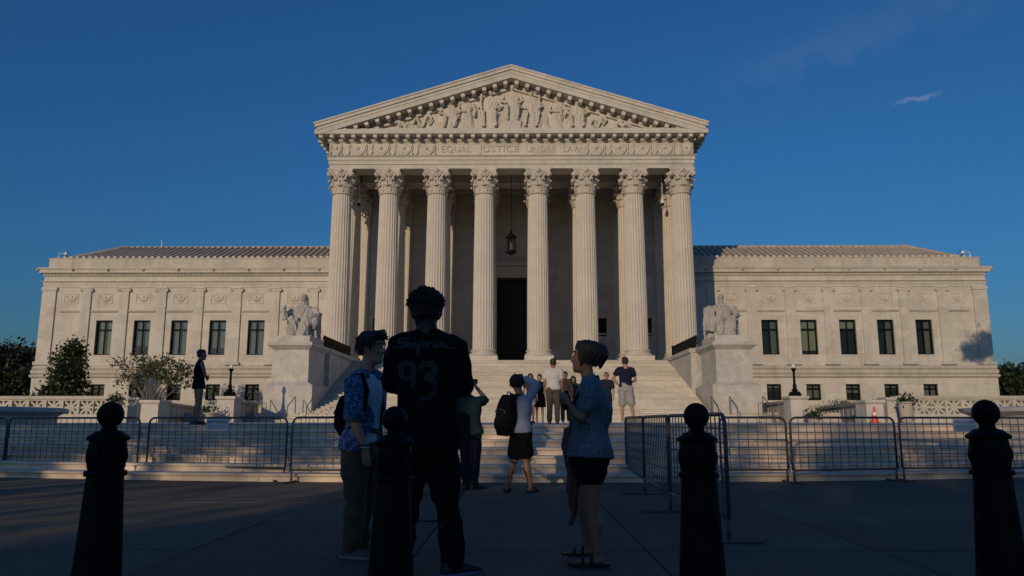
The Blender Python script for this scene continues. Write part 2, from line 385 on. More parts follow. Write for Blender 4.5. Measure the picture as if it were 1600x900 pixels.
# ================================================================== courthouse
court = empty('courthouse', (0, 74, 1.5))
tag(court, 'white marble columned courthouse with pediment and two long wings, filling the scene', 'building')
COFF = Vector((0, 74, 1.5))
class CB(MB):                                   # build in world coordinates, store relative to the building's base
    def build(s, name, m, parent=court, smooth=False, angle=None):
        s.v = [(p[0] - COFF.x, p[1] - COFF.y, p[2] - COFF.z) for p in s.v]
        return MB.build(s, name, m, parent, smooth, angle)
def cplace(name, me, world, parent=court, m=None, rot=None, sc=None):
    return link(name, me, parent, m, Vector(world) - COFF, rot, sc)
FL = 5.72; SOF = 21.45; YC = 61.0; Y2 = 64.9; YW = 69.0; YWING = 74.0
CXS = [2.2, 6.1, 10.05, 13.93]

# --- columns
prof = []
for i in range(13):
    t = i / 12; r = .87 - .10 * (t ** 1.7); prof.append((r, .98 + t * (13.63 - .98)))
def flute(a, z):
    k = (a * 24 / (2 * math.pi)) % 1.0
    x = abs(k - .5) * 2
    return 1 - .062 * math.sqrt(max(0, 1 - (x / .84) ** 2)) if x < .84 else 1
shaft_me = MB().lathe(prof, 192, rf=flute).mesh('shaft'); shaft_me.materials.append(marble_col)
for p in shaft_me.polygons: p.use_smooth = False
base_mb = MB().box(-1.14, 1.14, -1.14, 1.14, 0, .42)
bp_ = []
for (c, rr, zc, hh) in [(1.02, .12, .54, .12)]: pass
bp_ = [(1.02, .42), (1.10, .46), (1.13, .54), (1.10, .62), (1.02, .66), (.97, .67), (.95, .70), (.95, .76), (.97, .79), (1.01, .80), (1.04, .86), (1.01, .92), (.95, .94), (.90, .98)]
base_mb.lathe(bp_, 40)
base_me = base_mb.mesh('base'); base_me.materials.append(marble_col)
cm = MB()
cm.lathe([(.79, 0), (.85, .02), (.875, .07), (.85, .12), (.79, .14), (.76, .16), (.76, .6), (.79, 1.15), (.88, 1.55), (1.0, 1.78), (1.02, 1.86)], 32)
def leaf(mb, ang, path, w, tip_w=.55):
    ca, sa = math.cos(ang), math.sin(ang); rings_ = []
    n = len(path)
    for i, (r, z) in enumerate(path):
        t = i / (n - 1); ww = w * (0.62 + .5 * math.sin(math.pi * (t * .8 + .1))) * (1 if t < .7 else 1 - (t - .7) * (1 - tip_w) / .3)
        ring = []
        for q, (fx, bulge) in enumerate([(-1, -.05), (-.62, .03), (-.3, .0), (0, .055), (.3, .0), (.62, .03), (1, -.05)]):
            rr = r + bulge * (1.2 if i > 0 else .3); x = fx * ww / 2 * (1 + (.12 if (i % 2 and abs(fx) == 1) else 0))
            ring.append((rr * ca - x * sa, rr * sa + x * ca, z - abs(fx) * .05 * (i > 0)))
        for q, (fx, bulge) in reversed(list(enumerate([(-1, -.05), (-.3, .0), (.3, .0), (1, -.05)]))):
            rr = r - .06; x = fx * ww / 2 * .96
            ring.append((rr * ca - x * sa, rr * sa + x * ca, z - abs(fx) * .05 * (i > 0) - .01))
        rings_.append(ring)
    mb.rings(rings_)
for k in range(8):
    leaf(cm, math.pi / 4 * k, [(.80, .14), (.84, .40), (.90, .62), (1.0, .76), (1.09, .75), (1.10, .64)], .56)
    leaf(cm, math.pi / 4 * k + math.pi / 8, [(.79, .3), (.85, .8), (.92, 1.1), (1.04, 1.26), (1.15, 1.24), (1.16, 1.12)], .54)
for k in range(4):
    a = math.pi / 4 + math.pi / 2 * k; ca, sa = math.cos(a), math.sin(a)
    for s_ in (-1, 1):
        pts = []
        for i in range(8):
            t = i / 7; r = .86 + .42 * t ** 1.4; z = 1.05 + .72 * math.sin(t * 1.45); off = (1 - t) * .42 * s_ + .05 * s_
            pts.append((r * ca - off * sa, r * sa + off * ca, z))
        cm.tube(pts, [.07, .07, .08, .08, .085, .09, .09, .08], 6)
        rot = Matrix.Rotation(a, 3, 'Z')
        for q in range(11):                     # the scroll itself
            pass
        pts = []
        for i in range(15):
            th = 1.9 - i * .62; rr = .20 * (1 - i / 17)
            r = 1.24 + rr * math.cos(th); z = 1.60 + rr * math.sin(th); off = .07 * s_
            pts.append((r * ca - off * sa, r * sa + off * ca, z))
        cm.tube(pts, [.075] * 15, 6)
    # inner helices and rosette on each face
    b = math.pi / 2 * k; cb, sb = math.cos(b), math.sin(b)
    for s_ in (-1, 1):
        pts = []
        for i in range(12):
            th = -1.2 + i * .62; rr = .15 * (1 - i / 15); off = s_ * (.2 - rr * math.cos(th) * 1); z = 1.52 + rr * math.sin(th); r = .97
            pts.append((r * cb - off * sb, r * sb + off * cb, z))
        cm.tube(pts, .05, 6)
    cm.ell((.98 * cb, .98 * sb, 1.92), (.20, .20, .19), 10, 6)
    for i in range(5):
        th = i * 1.2566 + .3; off = .15 * math.cos(th); cm.ell(((1.03) * cb - off * sb, 1.03 * sb + off * cb, 1.92 + .15 * math.sin(th)), (.08, .08, .08), 7, 4)
for (z0, z1, e) in [(1.80, 1.93, .95), (1.93, 2.10, 1.0)]:   # abacus with hollow sides
    poly = []
    for k in range(4):
        a = math.pi / 2 * k
        for i in range(9):
            t = -1 + 2 * i / 8; r = (.86 + .19 * t * t) * e; off = t * 1.05 * e * (1 if abs(t) < 1 else .955)
            poly.append((r * math.cos(a) - off * math.sin(a), r * math.sin(a) + off * math.cos(a)))
    cm.prism(poly, z0, z1 - .002, 'z')
cap_me = cm.mesh('capital'); cap_me.materials.append(marble_orn)
bm = bmesh.new(); bm.from_mesh(cap_me); bmesh.ops.recalc_face_normals(bm, faces=bm.faces)
for f in bm.faces: f.smooth = True
for e in bm.edges:
    if len(e.link_faces) == 2 and e.calc_face_angle(0) > .9: e.smooth = False
bm.to_mesh(cap_me); bm.free()
for (yy, xs) in ((YC, CXS), (Y2, CXS)):
    for x in [-c for c in reversed(xs)] + list(xs):
        s = cplace('column', shaft_me, (x, yy, FL), rot=None)
        link('base', base_me, s); link('capital', cap_me, s, loc=(0, 0, 13.63))
# pilasters on the porch wall
for x in [-c for c in reversed(CXS)] + CXS:
    m = CB(); m.box(x - .84, x + .84, YW - .22, YW + .1, FL + .9, SOF - 2.1).box(x - .95, x + .95, YW - .32, YW + .1, FL, FL + .42).box(x - .9, x + .9, YW - .28, YW + .1, FL + .422, FL + .898)
    for q in range(7): m.box(x - .78 + q * .235, x - .78 + q * .235 + .13, YW - .25, YW - .221, FL + 1.1, SOF - 2.3)
    p = m.build('pilaster', marble_col)
    m = CB(); m.frustum((x - .84, x + .84, YW - .22, YW + .1), (x - 1.0, x + 1.0, YW - .42, YW + .1), SOF - 2.1, SOF - .3).box(x - 1.05, x + 1.05, YW - .48, YW + .1, SOF - .298, SOF)
    for q in range(3):
        m.ell((x - .55 + .55 * q, YW - .34, SOF - 1.35), (.2, .16, .32), 8, 6)
    for s_ in (-1, 1): m.ell((x + s_ * .85, YW - .42, SOF - .5), (.2, .2, .2), 8, 6)
    c = m.build('capital', marble_orn, p)
# --- porch floor, ceiling and back wall
m = CB(); m.box(-15.3, 15.3, 59.55, 74.2, 1.2, FL); m.build('porch_floor', step_stone)
dx0, dx1, dz1 = -1.52, 1.42, 14.0
wins_p = [(s * c - .62, s * c + .62, 8.65, 10.3) for s in (-1, 1) for c in (7.95, 12.0)]
m = CB(); wall_holes(m, -15.0, 15.0, FL, 23.4, YW, YW + .9, wins_p + [(dx0, dx1, FL, dz1)])
for s_ in (-1, 1): m.box(s_ * 15.0 - .4, s_ * 15.0 + .4, YW + .002, 75, FL + .001, 23.4)
m.build('porch_wall', marble)
m = CB()
for (z0, z1, d) in [(FL, FL + 2.3, .05), (FL + 2.3, FL + 2.5, .10), (FL + 3.05, FL + 3.2, .05)]:
    for (a, b) in ((-14.6, dx0 - .5), (dx1 + .5, 14.6)): m.box(a, b, YW - d, YW + .02, z0 + .001, z1)
m.build('dado', marble)
m = CB(); m.box(dx0 - .45, dx0, YW - .12, YW + .3, FL, dz1 + .45).box(dx1, dx1 + .45, YW - .12, YW + .3, FL, dz1 + .45).box(dx0, dx1, YW - .12, YW + .3, dz1, dz1 + .45)
m.box(dx0 - .6, dx1 + .6, YW - .16, YW + .1, dz1 + .452, dz1 + 1.1).box(dx0 - .95, dx1 + .95, YW - .5, YW + .1, dz1 + 1.102, dz1 + 1.45)
m.build('door_surround', marble)
m = CB(); m.box(dx0, dx1, YW + .75, YW + .85, FL, dz1); dr = m.build('door', bronze)
m = CB()
for s_ in (0, 1):
    for q in range(6):
        a = dx0 + .15 + s_ * 1.47; z = FL + .3 + q * .95; m.box(a, a + 1.17, YW + .70, YW + .75, z, z + .78)
m.box(dx0, dx1, YW + .62, YW + .80, FL + 6.1, FL + 6.4)
for q in range(7): m.box(dx0 + .1 + q * .42, dx0 + .16 + q * .42, YW + .68, YW + .74, FL + 6.4, dz1)
m.build('panel', bronze, dr)
for (a, b, c, d) in wins_p:
    m = CB(); m.box(a, b, YW + .5, YW + .6, c, d); w = m.build('window', room_shade)  # dark slab painted as the gloom behind the opening
    m = CB(); m.box(a, a + .08, YW + .4, YW + .5, c, d).box(b - .08, b, YW + .4, YW + .5, c, d).box(a + .08, b - .08, YW + .4, YW + .5, c, c + .08).box(a + .08, b - .08, YW + .4, YW + .5, d - .08, d)
    m.build('frame', frame_m, w)
# ceiling with beams
m = CB(); m.box(-14.0, 14.0, 61.0, YW, 23.0, 23.4); m.build('porch_ceiling', marble)
m = CB(); m.box(-13.0, 13.0, 64.05, 65.75, SOF + .001, 23.0)
for x in [-12, -8.1, -4.15, 0, 4.15, 8.1, 12]: m.box(x - .5, x + .5, 65.76, YW, 22.2, 23.0); m.box(x - .5, x + .5, 61.9, 64.04, 22.2, 23.0)
m.box(-13, 13, YW - .6, YW - .001, 22.0, 22.6)
m.build('ceiling_beam', marble)
# --- entablature: front beam, side beams, frieze band, cornice
ent = empty('entablature', Vector((0, 60, 23)) - COFF, 0, court); EOFF = Vector((0, 60, 23))
class EB(MB):
    def build(s, name, m, parent=None, smooth=False, angle=None, off=EOFF):
        s.v = [(p[0] - off.x, p[1] - off.y, p[2] - off.z) for p in s.v]
        return MB.build(s, name, m, parent if parent else ent, smooth, angle)
m = EB(); YF = 60.15; XE = 14.88
def belt(m, z0, z1, d):                         # band running round front and both sides
    m.box(-XE - d, XE + d, YF - d, YF + 1.7, z0, z1)
    for s_ in (-1, 1):
        a, b = sorted((s_ * (XE + d), s_ * (XE - 1.7))); m.box(a, b, YF + 1.7, 75, z0, z1)
belt(m, SOF, 21.80, 0); belt(m, 21.802, 22.14, .07); belt(m, 22.142, 22.40, .14)
m.frustum((-XE - .14, XE + .14, YF - .14, YF + 1), (-XE - .26, XE + .26, YF - .26, YF + 1), 22.402, 22.50); belt(m, 22.502, 22.53, .26)
m.build('architrave', marble)
m = EB(); belt(m, 22.532, 23.62, .04); m.build('frieze', marble)
m = EB(); m.frustum((-XE - .05, XE + .05, YF - .05, YF + 1), (-XE - .18, XE + .18, YF - .18, YF + 1), 23.60, 23.738); belt(m, 23.742, 24.06, .24); m.build('bed_moulding', marble)
m = EB(); belt(m, 24.062, 24.42, 1.06); belt(m, 24.422, 24.50, .98); m.build('corona', marble)
mod_me = MB().prism([(-.33, -.13), (-.33, .13), (.45, .13), (.45, -.1), (-.26, -.16)], -.15, .15, 'x').mesh('modillion'); mod_me.materials.append(marble_orn)
nm = 35; sp = 2 * 15.45 / nm
for i in range(nm + 1):
    link('modillion', mod_me, ent, loc=Vector((-15.45 + sp * i, YF - .62, 23.93)) - EOFF)
for s_ in (-1, 1):
    for j in range(12):
        link('modillion', mod_me, ent, loc=Vector((s_ * (XE + .62), YF + .4 + j * sp, 23.93)) - EOFF, rot=(0, 0, -s_ * math.pi / 2))
m = EB()                                       # raised border of the inscription panel
m.box(-6.05, 6.1, YF - .075, YF - .03, 22.56, 22.62).box(-6.05, 6.1, YF - .075, YF - .03, 23.50, 23.56).box(-6.05, -5.98, YF - .075, YF - .03, 22.621, 23.499).box(6.03, 6.1, YF - .075, YF - .03, 22.621, 23.499)
m.build('panel_border', marble)
ins = empty('inscription', Vector((.02, YF - .06, 23.07)) - EOFF, 0, None); ins.parent = ent; ins['label'] = 'carved inscription EQUAL JUSTICE UNDER LAW'
for wd_, xa, xb in (('EQUAL', -5.72, -3.28), ('JUSTICE', -2.68, .62), ('UNDER', 1.2, 3.72), ('LAW', 4.3, 5.74)):
    tm = text_mesh(wd_, .80, .045); tm.materials.append(marble_weath); lo_, hi_ = min(v.co.x for v in tm.vertices), max(v.co.x for v in tm.vertices)
    for v in tm.vertices: v.co = Vector((xa + (v.co.x - lo_) * (xb - xa) / (hi_ - lo_), v.co.y * 1.02, v.co.z))
    link('carved_word', tm, ent, loc=Vector((.02, YF - .06, 23.07)) - EOFF, rot=(math.pi / 2, 0, 0))
bpy.data.objects.remove(ins)
gmb = MB()                                      # one festoon with its bull's-eye and hanging ribbon ends
for q in range(3):
    pts = []
    for i in range(13):
        t = i / 12; a = math.pi * t; pts.append((-.62 * math.cos(a), -.04, .26 - (.58 + .12 * q) * math.sin(a) ** .9 + .05))
    gmb.tube(pts, [.035 + .06 * math.sin(math.pi * i / 12) for i in range(13)], 6)
gmb.ell((0, -.03, .12), (.17, .08, .17), 12, 6).ell((0, -.08, .12), (.08, .06, .08), 10, 5)
for s_ in (-1, 1):
    gmb.tube([(s_ * .68, -.03, .42), (s_ * .74, -.05, .1), (s_ * .66, -.05, -.2), (s_ * .78, -.04, -.48)], [.07, .06, .07, .09], 6)
    gmb.ell((s_ * .68, -.04, .36), (.11, .07, .11), 8, 5)
fest_me = gmb.mesh('festoon', True); fest_me.materials.append(marble_orn)
for s_ in (-1, 1):
    for q in range(5):
        x = s_ * (6.95 + 1.88 * q)
        if q < 4: link('festoon', fest_me, ent, loc=Vector((x, YF - .05, 23.08)) - EOFF)
        else: link('festoon', fest_me, ent, loc=Vector((s_ * 14.35, YF - .05, 23.08)) - EOFF, sc=(.62, 1, 1))
# --- pediment
ped = empty('pediment', Vector((0, 60, 24.5)) - COFF, 0, court); POFF = Vector((0, 60, 24.5))
class PB(EB):
    def build(s, name, m, parent=None, smooth=False, angle=None): return EB.build(s, name, m, parent or ped, smooth, angle, POFF)
SLP = .311
def rake(m, zt0, zt1, xe, y0, y1):             # band under the slope: zt = apex heights of its lower/upper edge
    for s_ in (-1, 1):
        a = [(0, zt0), (s_ * xe, zt0 - SLP * xe), (s_ * xe, zt1 - SLP * xe), (0, zt1)]
        m.prism(a if s_ > 0 else list(reversed(a)), y0, y1, 'y')
AP = 29.9
m = PB(); m.prism([(-15.3, 24.42), (15.3, 24.42), (15.3, 24.6), (0, AP - .9), (-15.3, 24.6)], YF + .12, YF + .9); m.build('tympanum', marble)
m = PB(); m.box(-13.6, 13.6, YF - .45, YF + .121, 24.502, 24.74); m.build('tympanum_plinth', marble)
m = PB(); rake(m, AP - .14, AP, 15.98, 58.80, 75); rake(m, AP - .40, AP - .142, 15.9, 58.88, 75); rake(m, AP - .66, AP - .402, 15.75, 59.0, 75); m.build('sima', marble)
m = PB(); rake(m, AP - 1.06, AP - .664, 15.55, 59.045, 74.9); m.build('raking_corona', marble)
m = PB(); rake(m, AP - 1.62, AP - 1.42, 13.5, YF - .12, YF + .2); rake(m, AP - 1.42, AP - 1.064, 14.6, YF - .02, YF + .3); m.build('raking_bed_moulding', marble)
rk_me = MB().prism([(-.38, -.16), (-.38, .14), (.45, .14), (.45, -.14), (-.3, -.19)], -.16, .16, 'x').mesh('modillion'); rk_me.materials.append(marble_orn)
for s_ in (-1, 1):
    for i in range(16):
        x = s_ * (.47 + .87 * i)
        link('raking_modillion', rk_me, ped, loc=Vector((x, YF - .55, AP - 1.24 - SLP * abs(x))) - POFF, rot=(0, math.atan(SLP) * s_, 0))
# generic relief figures in the tympanum
def robed(mb, x, y, z0, h, wide, pose, face, seed):
    r_ = random.Random(seed); hd = .15 * h ** .5 if h > 1 else .14
    def ringp(cx, cy, cz, a, b, n=14): return [(cx + a * math.cos(2 * math.pi * j / n), cy + b * math.sin(2 * math.pi * j / n), cz) for j in range(n)]
    if pose == 'stand':
        mb.rings([ringp(x, y, z0, wide * .55, .3), ringp(x + face * .04, y, z0 + h * .3, wide * .42, .28), ringp(x, y, z0 + h * .55, wide * .36, .26), ringp(x, y, z0 + h * .75, wide * .46, .27), ringp(x, y, z0 + h * .82, wide * .3, .2), ringp(x, y, z0 + h * .86, .09, .1)])
        mb.tube([(x - wide * .45, y - .1, z0 + h * .76), (x - wide * .55, y - .22, z0 + h * .56), (x - face * .1, y - .36, z0 + h * .52)], [.13, .11, .08], 7)
        mb.tube([(x + wide * .45, y - .1, z0 + h * .76), (x + wide * .6, y - .15, z0 + h * .55), (x + wide * .5, y - .3, z0 + h * .4)], [.13, .11, .08], 7)
        hz = z0 + h * .93
    elif pose == 'seat':
        mb.rings([ringp(x, y, z0, wide * .5, .34), ringp(x, y, z0 + h * .4, wide * .48, .34), ringp(x, y, z0 + h * .5, wide * .4, .28), ringp(x, y, z0 + h * .75, wide * .42, .27), ringp(x, y, z0 + h * .84, wide * .26, .18), ringp(x, y, z0 + h * .88, .09, .1)])
        for k in (-1, 1):
            mb.tube([(x + k * wide * .25, y - .1, z0 + h * .42), (x + k * wide * .3 + face * .12, y - .52, z0 + h * .42), (x + k * wide * .28, y - .48, z0 + h * .05)], [.2, .19, .14], 8)
            mb.tube([(x + k * wide * .42, y - .08, z0 + h * .76), (x + k * wide * .58, y - .2, z0 + h * .58), (x + k * wide * .3 + face * .1, y - .46, z0 + h * .5)], [.14, .12, .09], 7)
        hz = z0 + h * .94
    else:                                       # reclining, feet towards -face
        mb.tube([(x - face * wide, y, z0 + .12), (x - face * wide * .55, y - .15, z0 + .28), (x - face * wide * .3, y - .2, z0 + h * .5), (x - face * .1, y, z0 + .25), (x + face * wide * .1, y, z0 + h * .45), (x + face * wide * .25, y - .05, z0 + h * .75)], [.1, .14, .2, .27, .26, .16], 10)
        mb.tube([(x + face * wide * .25, y - .1, z0 + h * .7), (x + face * wide * .45, y - .2, z0 + h * .4), (x + face * wide * .2, y - .35, z0 + h * .25)], [.13, .1, .08], 7)
        x = x + face * wide * .3; hz = z0 + h * .95
    mb.ell((x + face * .03, y - .12, hz), (hd * .85, hd, hd * 1.15), 12, 8)
    mb.ell((x - face * .03, y - .02, hz + hd * .35), (hd * .95, hd, hd * .95), 10, 6)
figs = [(800, 133, 1.25, 'seat', .01), (766, 141, 1.4, 'seat', -1), (829, 141, 1.4, 'seat', 1), (729, 150, 1.05, 'stand', 1), (871, 151, 1.0, 'stand', -1), (703, 157, 1.25, 'seat', 1), (902, 157, 1.35, 'seat', -1), (661, 166, 1.5, 'lie', 1), (935, 168, 1.2, 'lie', 1), (632, 182, .9, 'lie', -1), (972, 182, .9, 'lie', -1)]
for k, (u, v, wd, pose, fc) in enumerate(figs):
    p = at(u, v, YF - .2); mb = MB(); z0 = 24.74 + (.55 if k == 0 else 0)
    robed(mb, p.x, YF + .05, z0, p.z - z0, wd * 1.18, pose, fc, k)
    if k == 0: mb.box(p.x - .75, p.x + .75, YF - .45, YF + .1, 24.6, 25.4)
    if k in (1, 2): mb.box(p.x + fc * .72 - .08, p.x + fc * .72 + .08, YF - .35, YF + .1, 24.7, p.z - .35)
    me = remesh(mb, .03, 1, 'relief_figure'); wrinkle(me, .032, 17, k, (1.8, 1.8, .12), 10, p.z - .45); wrinkle(me, .008, 45, k + 3, (1.5, 1.5, .3), 8, p.z - .45)
    me.transform(Matrix.Translation(-POFF)); link('relief_figure', me, ped, marble_orn)
for k, (u, v, h_) in enumerate([(748, 170, .5), (783, 168, .7), (815, 168, .7), (849, 165, .9), (717, 176, .5), (886, 176, .45), (682, 182, .4), (918, 182, .4), (955, 186, .3), (645, 185, .3), (690, 170, .5)]):
    p = at(u, v, YF - .1); mb = MB(); mb.ell((p.x, YF + .06, 24.74 + h_ * .8), (.42, .22, h_ * 1.05), 12, 8).ell((p.x + .15, YF - .02, 24.9), (.5, .25, .3), 10, 6).tube([(p.x - .2, YF - .1, 24.75), (p.x - .12, YF - .2, 24.74 + h_ * 1.3)], [.12, .06], 6)
    me = remesh(mb, .05, 2, 'relief_drapery'); wrinkle(me, .02, 16, k + 40, (1.3, 1.3, .5), 12); me.transform(Matrix.Translation(-POFF)); link('relief_drapery', me, ped, marble_orn)
m = CB(); m.prism([(-15.0, 24.45), (15.0, 24.45), (15.0, 25.0), (0, AP - .3), (-15.0, 25.0)], 75.001, 105); m.build('roof', roof_mat)
m = CB(); m.box(-14.8, 14.8, 75.0, 104.9, 5, 24.449); m.build('rear_wall', marble)
# --- wings
ZB = [(2.0, 5.15, .55), (5.152, 5.62, .62), (5.622, 6.11, .48), (6.112, 6.5, .30)]     # plinth courses: z0, z1, how far they stand out
WX = [39.75, 36.05, 32.4, 28.65, 24.9, 21.1]; PX = [41.7, 38.0, 34.3, 30.65, 26.95, 23.2, 19.45]
volute = MB()
volute.box(-.52, .52, -.24, .05, .22, .34).box(-.44, .44, -.17, .05, .02, .21)
for s_ in (-1, 1):
    pts = []
    for i in range(12):
        th = math.pi / 2 - s_ * i * .6; rr = .17 * (1 - i / 14); pts.append((s_ * .50 + rr * math.cos(th) * 1, -.2, .06 + rr * math.sin(th)))
    volute.tube(pts, .055, 6); volute.lathe([(.16, 0), (.16, .12)], 14, (0, 0, 0)); k = len(volute.v) - 28
    for j in range(28):
        x, y, z = volute.v[k + j]; volute.v[k + j] = (s_ * .50 + x, -.2 + z, .06 + y)
volute_me = volute.mesh('capital'); volute_me.materials.append(marble_orn)
relief = MB(); relief.box(-.72, .72, -.05, .02, .42, .5).box(-.72, .72, -.05, .02, -.5, -.42).box(-.72, -.64, -.05, .02, -.419, .419).box(.64, .72, -.05, .02, -.419, .419)
for q in range(2):
    relief.tube([(-.5 * math.cos(math.pi * i / 10), -.03, .28 - (.42 + .16 * q) * math.sin(math.pi * i / 10)) for i in range(11)], [.03 + .04 * math.sin(math.pi * i / 10) for i in range(11)], 5)
relief.ell((0, -.02, .12), (.15, .07, .15), 10, 5)
relief_me = relief.mesh('relief_panel'); relief_me.materials.append(marble_orn)
blinds = {(-1, 0): (1.0, blind_m), (-1, 1): (.72, blind_g), (-1, 2): (1.0, blind_g), (-1, 3): (.78, blind_g), (-1, 4): (1.0, blind_g), (1, 4): (.5, blind_g), (1, 3): (.86, blind_m), (1, 2): (.27, blind_m), (1, 1): (.4, blind_g), (1, 0): (.3, blind_g)}
def make_window(x, z0, z1, w, yg, upper, key):
    a, b = x - w / 2, x + w / 2; fw = .11
    m = CB(); m.box(a, a + fw, yg - .12, yg + .05, z0, z1).box(b - fw, b, yg - .12, yg + .05, z0, z1).box(a + fw, b - fw, yg - .12, yg + .05, z0, z0 + fw).box(a + fw, b - fw, yg - .12, yg + .05, z1 - fw, z1)
    m.box(x - .05, x + .05, yg - .10, yg + .04, z0 + fw, z1 - fw)
    zt = z1 - (z1 - z0) * .27
    m.box(a + fw, x - .05, yg - .10, yg + .04, zt - .06, zt + .06); m.box(x + .05, b - fw, yg - .10, yg + .04, zt - .06, zt + .06)
    w_ = m.build('window', frame_m)
    for (p, q) in ((a + fw, x - .05), (x + .05, b - fw)):
        for (c, d) in ((z0 + fw, zt - .06), (zt + .06, z1 - fw)):
            g_ = CB(); g_.quad((p, yg, c), (q, yg, c), (q, yg, d), (p, yg, d)); g_.build('pane', glass, w_)
    fr_, bm_ = blinds.get(key, (0, None)) if upper else ((rs.choice([.35, .8, .5]), rs.choice([blind_m, blind_g])))
    if fr_:
        g_ = CB()
        if upper and 0.25 < fr_ < .6 and bm_ is blind_g:         # drawn curtain to one side
            n = 18; pts = []
            for i in range(n + 1):
                t = i / n; pts.append((x + .05 + t * (b - fw - x - .05), yg + .22 + .05 * math.sin(t * 30)))
            for i in range(n): g_.quad((pts[i][0], pts[i][1], z0 + .1), (pts[i + 1][0], pts[i + 1][1], z0 + .1), (pts[i + 1][0] * 1 + 0, pts[i + 1][1], z1 - .1), (pts[i][0], pts[i][1], z1 - .1))
        else:
            zb = z1 - (z1 - z0) * fr_; g_.box(a + .06, b - .06, yg + .2, yg + .22, zb, z1 - .02).box(a + .06, b - .06, yg + .19, yg + .23, zb - .05, zb)
        g_.build('blind', bm_, w_)
    return w_
for s_ in (-1, 1):
    X = lambda x: s_ * x
    def bx(m, xa, xb, *r): a, b = sorted((s_ * xa, s_ * xb)); m.box(a, b, *r)
    up = [(s_ * x - .8, s_ * x + .8, 7.4, 10.78) for x in WX]; lo = [(s_ * x - .68, s_ * x + .68, 3.05, 4.58) for x in WX]
    m = CB(); xa, xb = sorted((s_ * 15.42, s_ * 46.0)); wall_holes(m, xa, xb, 6.4, 14.02, YWING, YWING + .6, up)
    bx(m, 45.4, 46.0, YWING + .001, 110, 6.4, 14.02)
    m.build('wing_wall', marble)
    m = CB(); xa, xb = sorted((s_ * 15.42, s_ * 46.2)); wall_holes(m, xa, xb, 1.4, 5.152, YWING - .2, YWING + .3, lo)
    bx(m, 45.4, 46.2, YWING - .199, 110, 1.4, 5.152)
    m.build('basement_wall', marble)
    def fz(m, x0_, d0_, x1_, d1_, z0_, z1_):
        a, b = sorted((s_ * 15.42, s_ * x0_)); c, d = sorted((s_ * 15.42, s_ * x1_)); m.frustum((a, b, YWING - d0_, YWING + .5), (c, d, YWING - d1_, YWING + .5), z0_, z1_)
    m = CB(); fz(m, 46.22, .22, 46.36, .38, 5.154, 5.30); bx(m, 15.42, 46.36, YWING - .38, YWING + .5, 5.302, 5.48)
    fz(m, 46.18, .18, 46.30, .32, 5.482, 5.62); bx(m, 15.42, 46.30, YWING - .32, YWING + .5, 5.622, 5.95); fz(m, 46.14, .14, 46.24, .26, 5.952, 6.08); bx(m, 15.42, 46.24, YWING - .26, YWING + .5, 6.082, 6.2); fz(m, 46.22, .24, 46.08, .1, 6.202, 6.42); m.build('belt_course', marble_weath)
    m = CB(); bx(m, 15.45, 45.3, YWING + .62, YWING + 1.2, 2.0, 13.9); m.build('dark_backing', room_shade)  # solid dark block in place of the unlit rooms behind the panes
    def fx(m, x0_, d0_, x1_, d1_, z0_, z1_):
        a, b = sorted((s_ * 15.42, s_ * x0_)); c, d = sorted((s_ * 15.42, s_ * x1_)); m.frustum((a, b, YWING - d0_, YWING + .5), (c, d, YWING - d1_, YWING + .5), z0_, z1_)
    m = CB(); bx(m, 15.42, 46.06, YWING - .06, YWING + .6, 14.022, 14.30); bx(m, 15.42, 46.1, YWING - .10, YWING + .6, 14.302, 14.56); fx(m, 46.1, .10, 46.24, .24, 14.50, 14.60); bx(m, 15.42, 46.24, YWING - .24, YWING + .6, 14.602, 14.64)
    bx(m, 45.4, 46.06, YWING + .601, 110, 14.022, 14.64)
    m.build('wing_architrave', marble)
    m = CB(); bx(m, 15.42, 46.05, YWING - .05, YWING + .6, 14.642, 15.12); bx(m, 45.4, 46.05, YWING + .601, 110, 14.642, 15.12); m.build('wing_frieze', marble)
    m = CB()
    bx(m, 15.42, 46.12, YWING - .12, YWING + .6, 15.122, 15.42); bx(m, 45.4, 46.12, YWING + .601, 110, 15.122, 15.42)
    nd = 176
    for i in range(nd): bx(m, 15.5 + i * .174, 15.5 + i * .174 + .10, YWING - .24, YWING - .121, 15.16, 15.40)
    d = m.build('dentil_band', marble); d['kind'] = 'stuff'
    m = CB(); bx(m, 15.42, 46.38, YWING - .46, YWING + .6, 15.422, 15.74); bx(m, 15.42, 46.46, YWING - .54, YWING + .6, 15.742, 15.86); bx(m, 15.42, 46.52, YWING - .6, YWING + .6, 15.862, 15.94)
    bx(m, 45.4, 46.45, YWING + .601, 110, 15.422, 15.94); m.build('wing_cornice', marble)
    for i in range(9):
        x = s_ * (18.9 + i * 3.45); CB().ell((x, YWING - .54, 15.72), (.15, .12, .17), 8, 6).ell((x, YWING - .66, 15.68), (.07, .06, .06), 6, 4).build('lion_mask_spout', marble_weath, smooth=True)
    m = CB(); bx(m, 15.42, 45.7, YWING - .1, YWING + .5, 15.942, 16.9); bx(m, 45.0, 45.7, YWING + .501, 110, 15.942, 16.9); bx(m, 15.42, 45.76, YWING - .15, YWING + .55, 16.902, 16.96); m.build('parapet', marble_weath)
    # roof: low slope with raised tile rows
    sl = .445; run = 6.2; z0r = 16.7
    m = CB(); y0r = YWING + .2
    e0, e1 = s_ * 15.42, s_ * 44.9; r1 = s_ * 41.6
    pts = [(e0, y0r, z0r), (e1, y0r, z0r), (r1, y0r + run, z0r + sl * run), (e0, y0r + run, z0r + sl * run)]
    m.add(pts, [(0, 1, 2, 3)]); m.add([(e1, y0r, z0r), (e1, 110, z0r), (r1, 110 - run, z0r + sl * run), (r1, y0r + run, z0r + sl * run)], [(0, 1, 2, 3)])
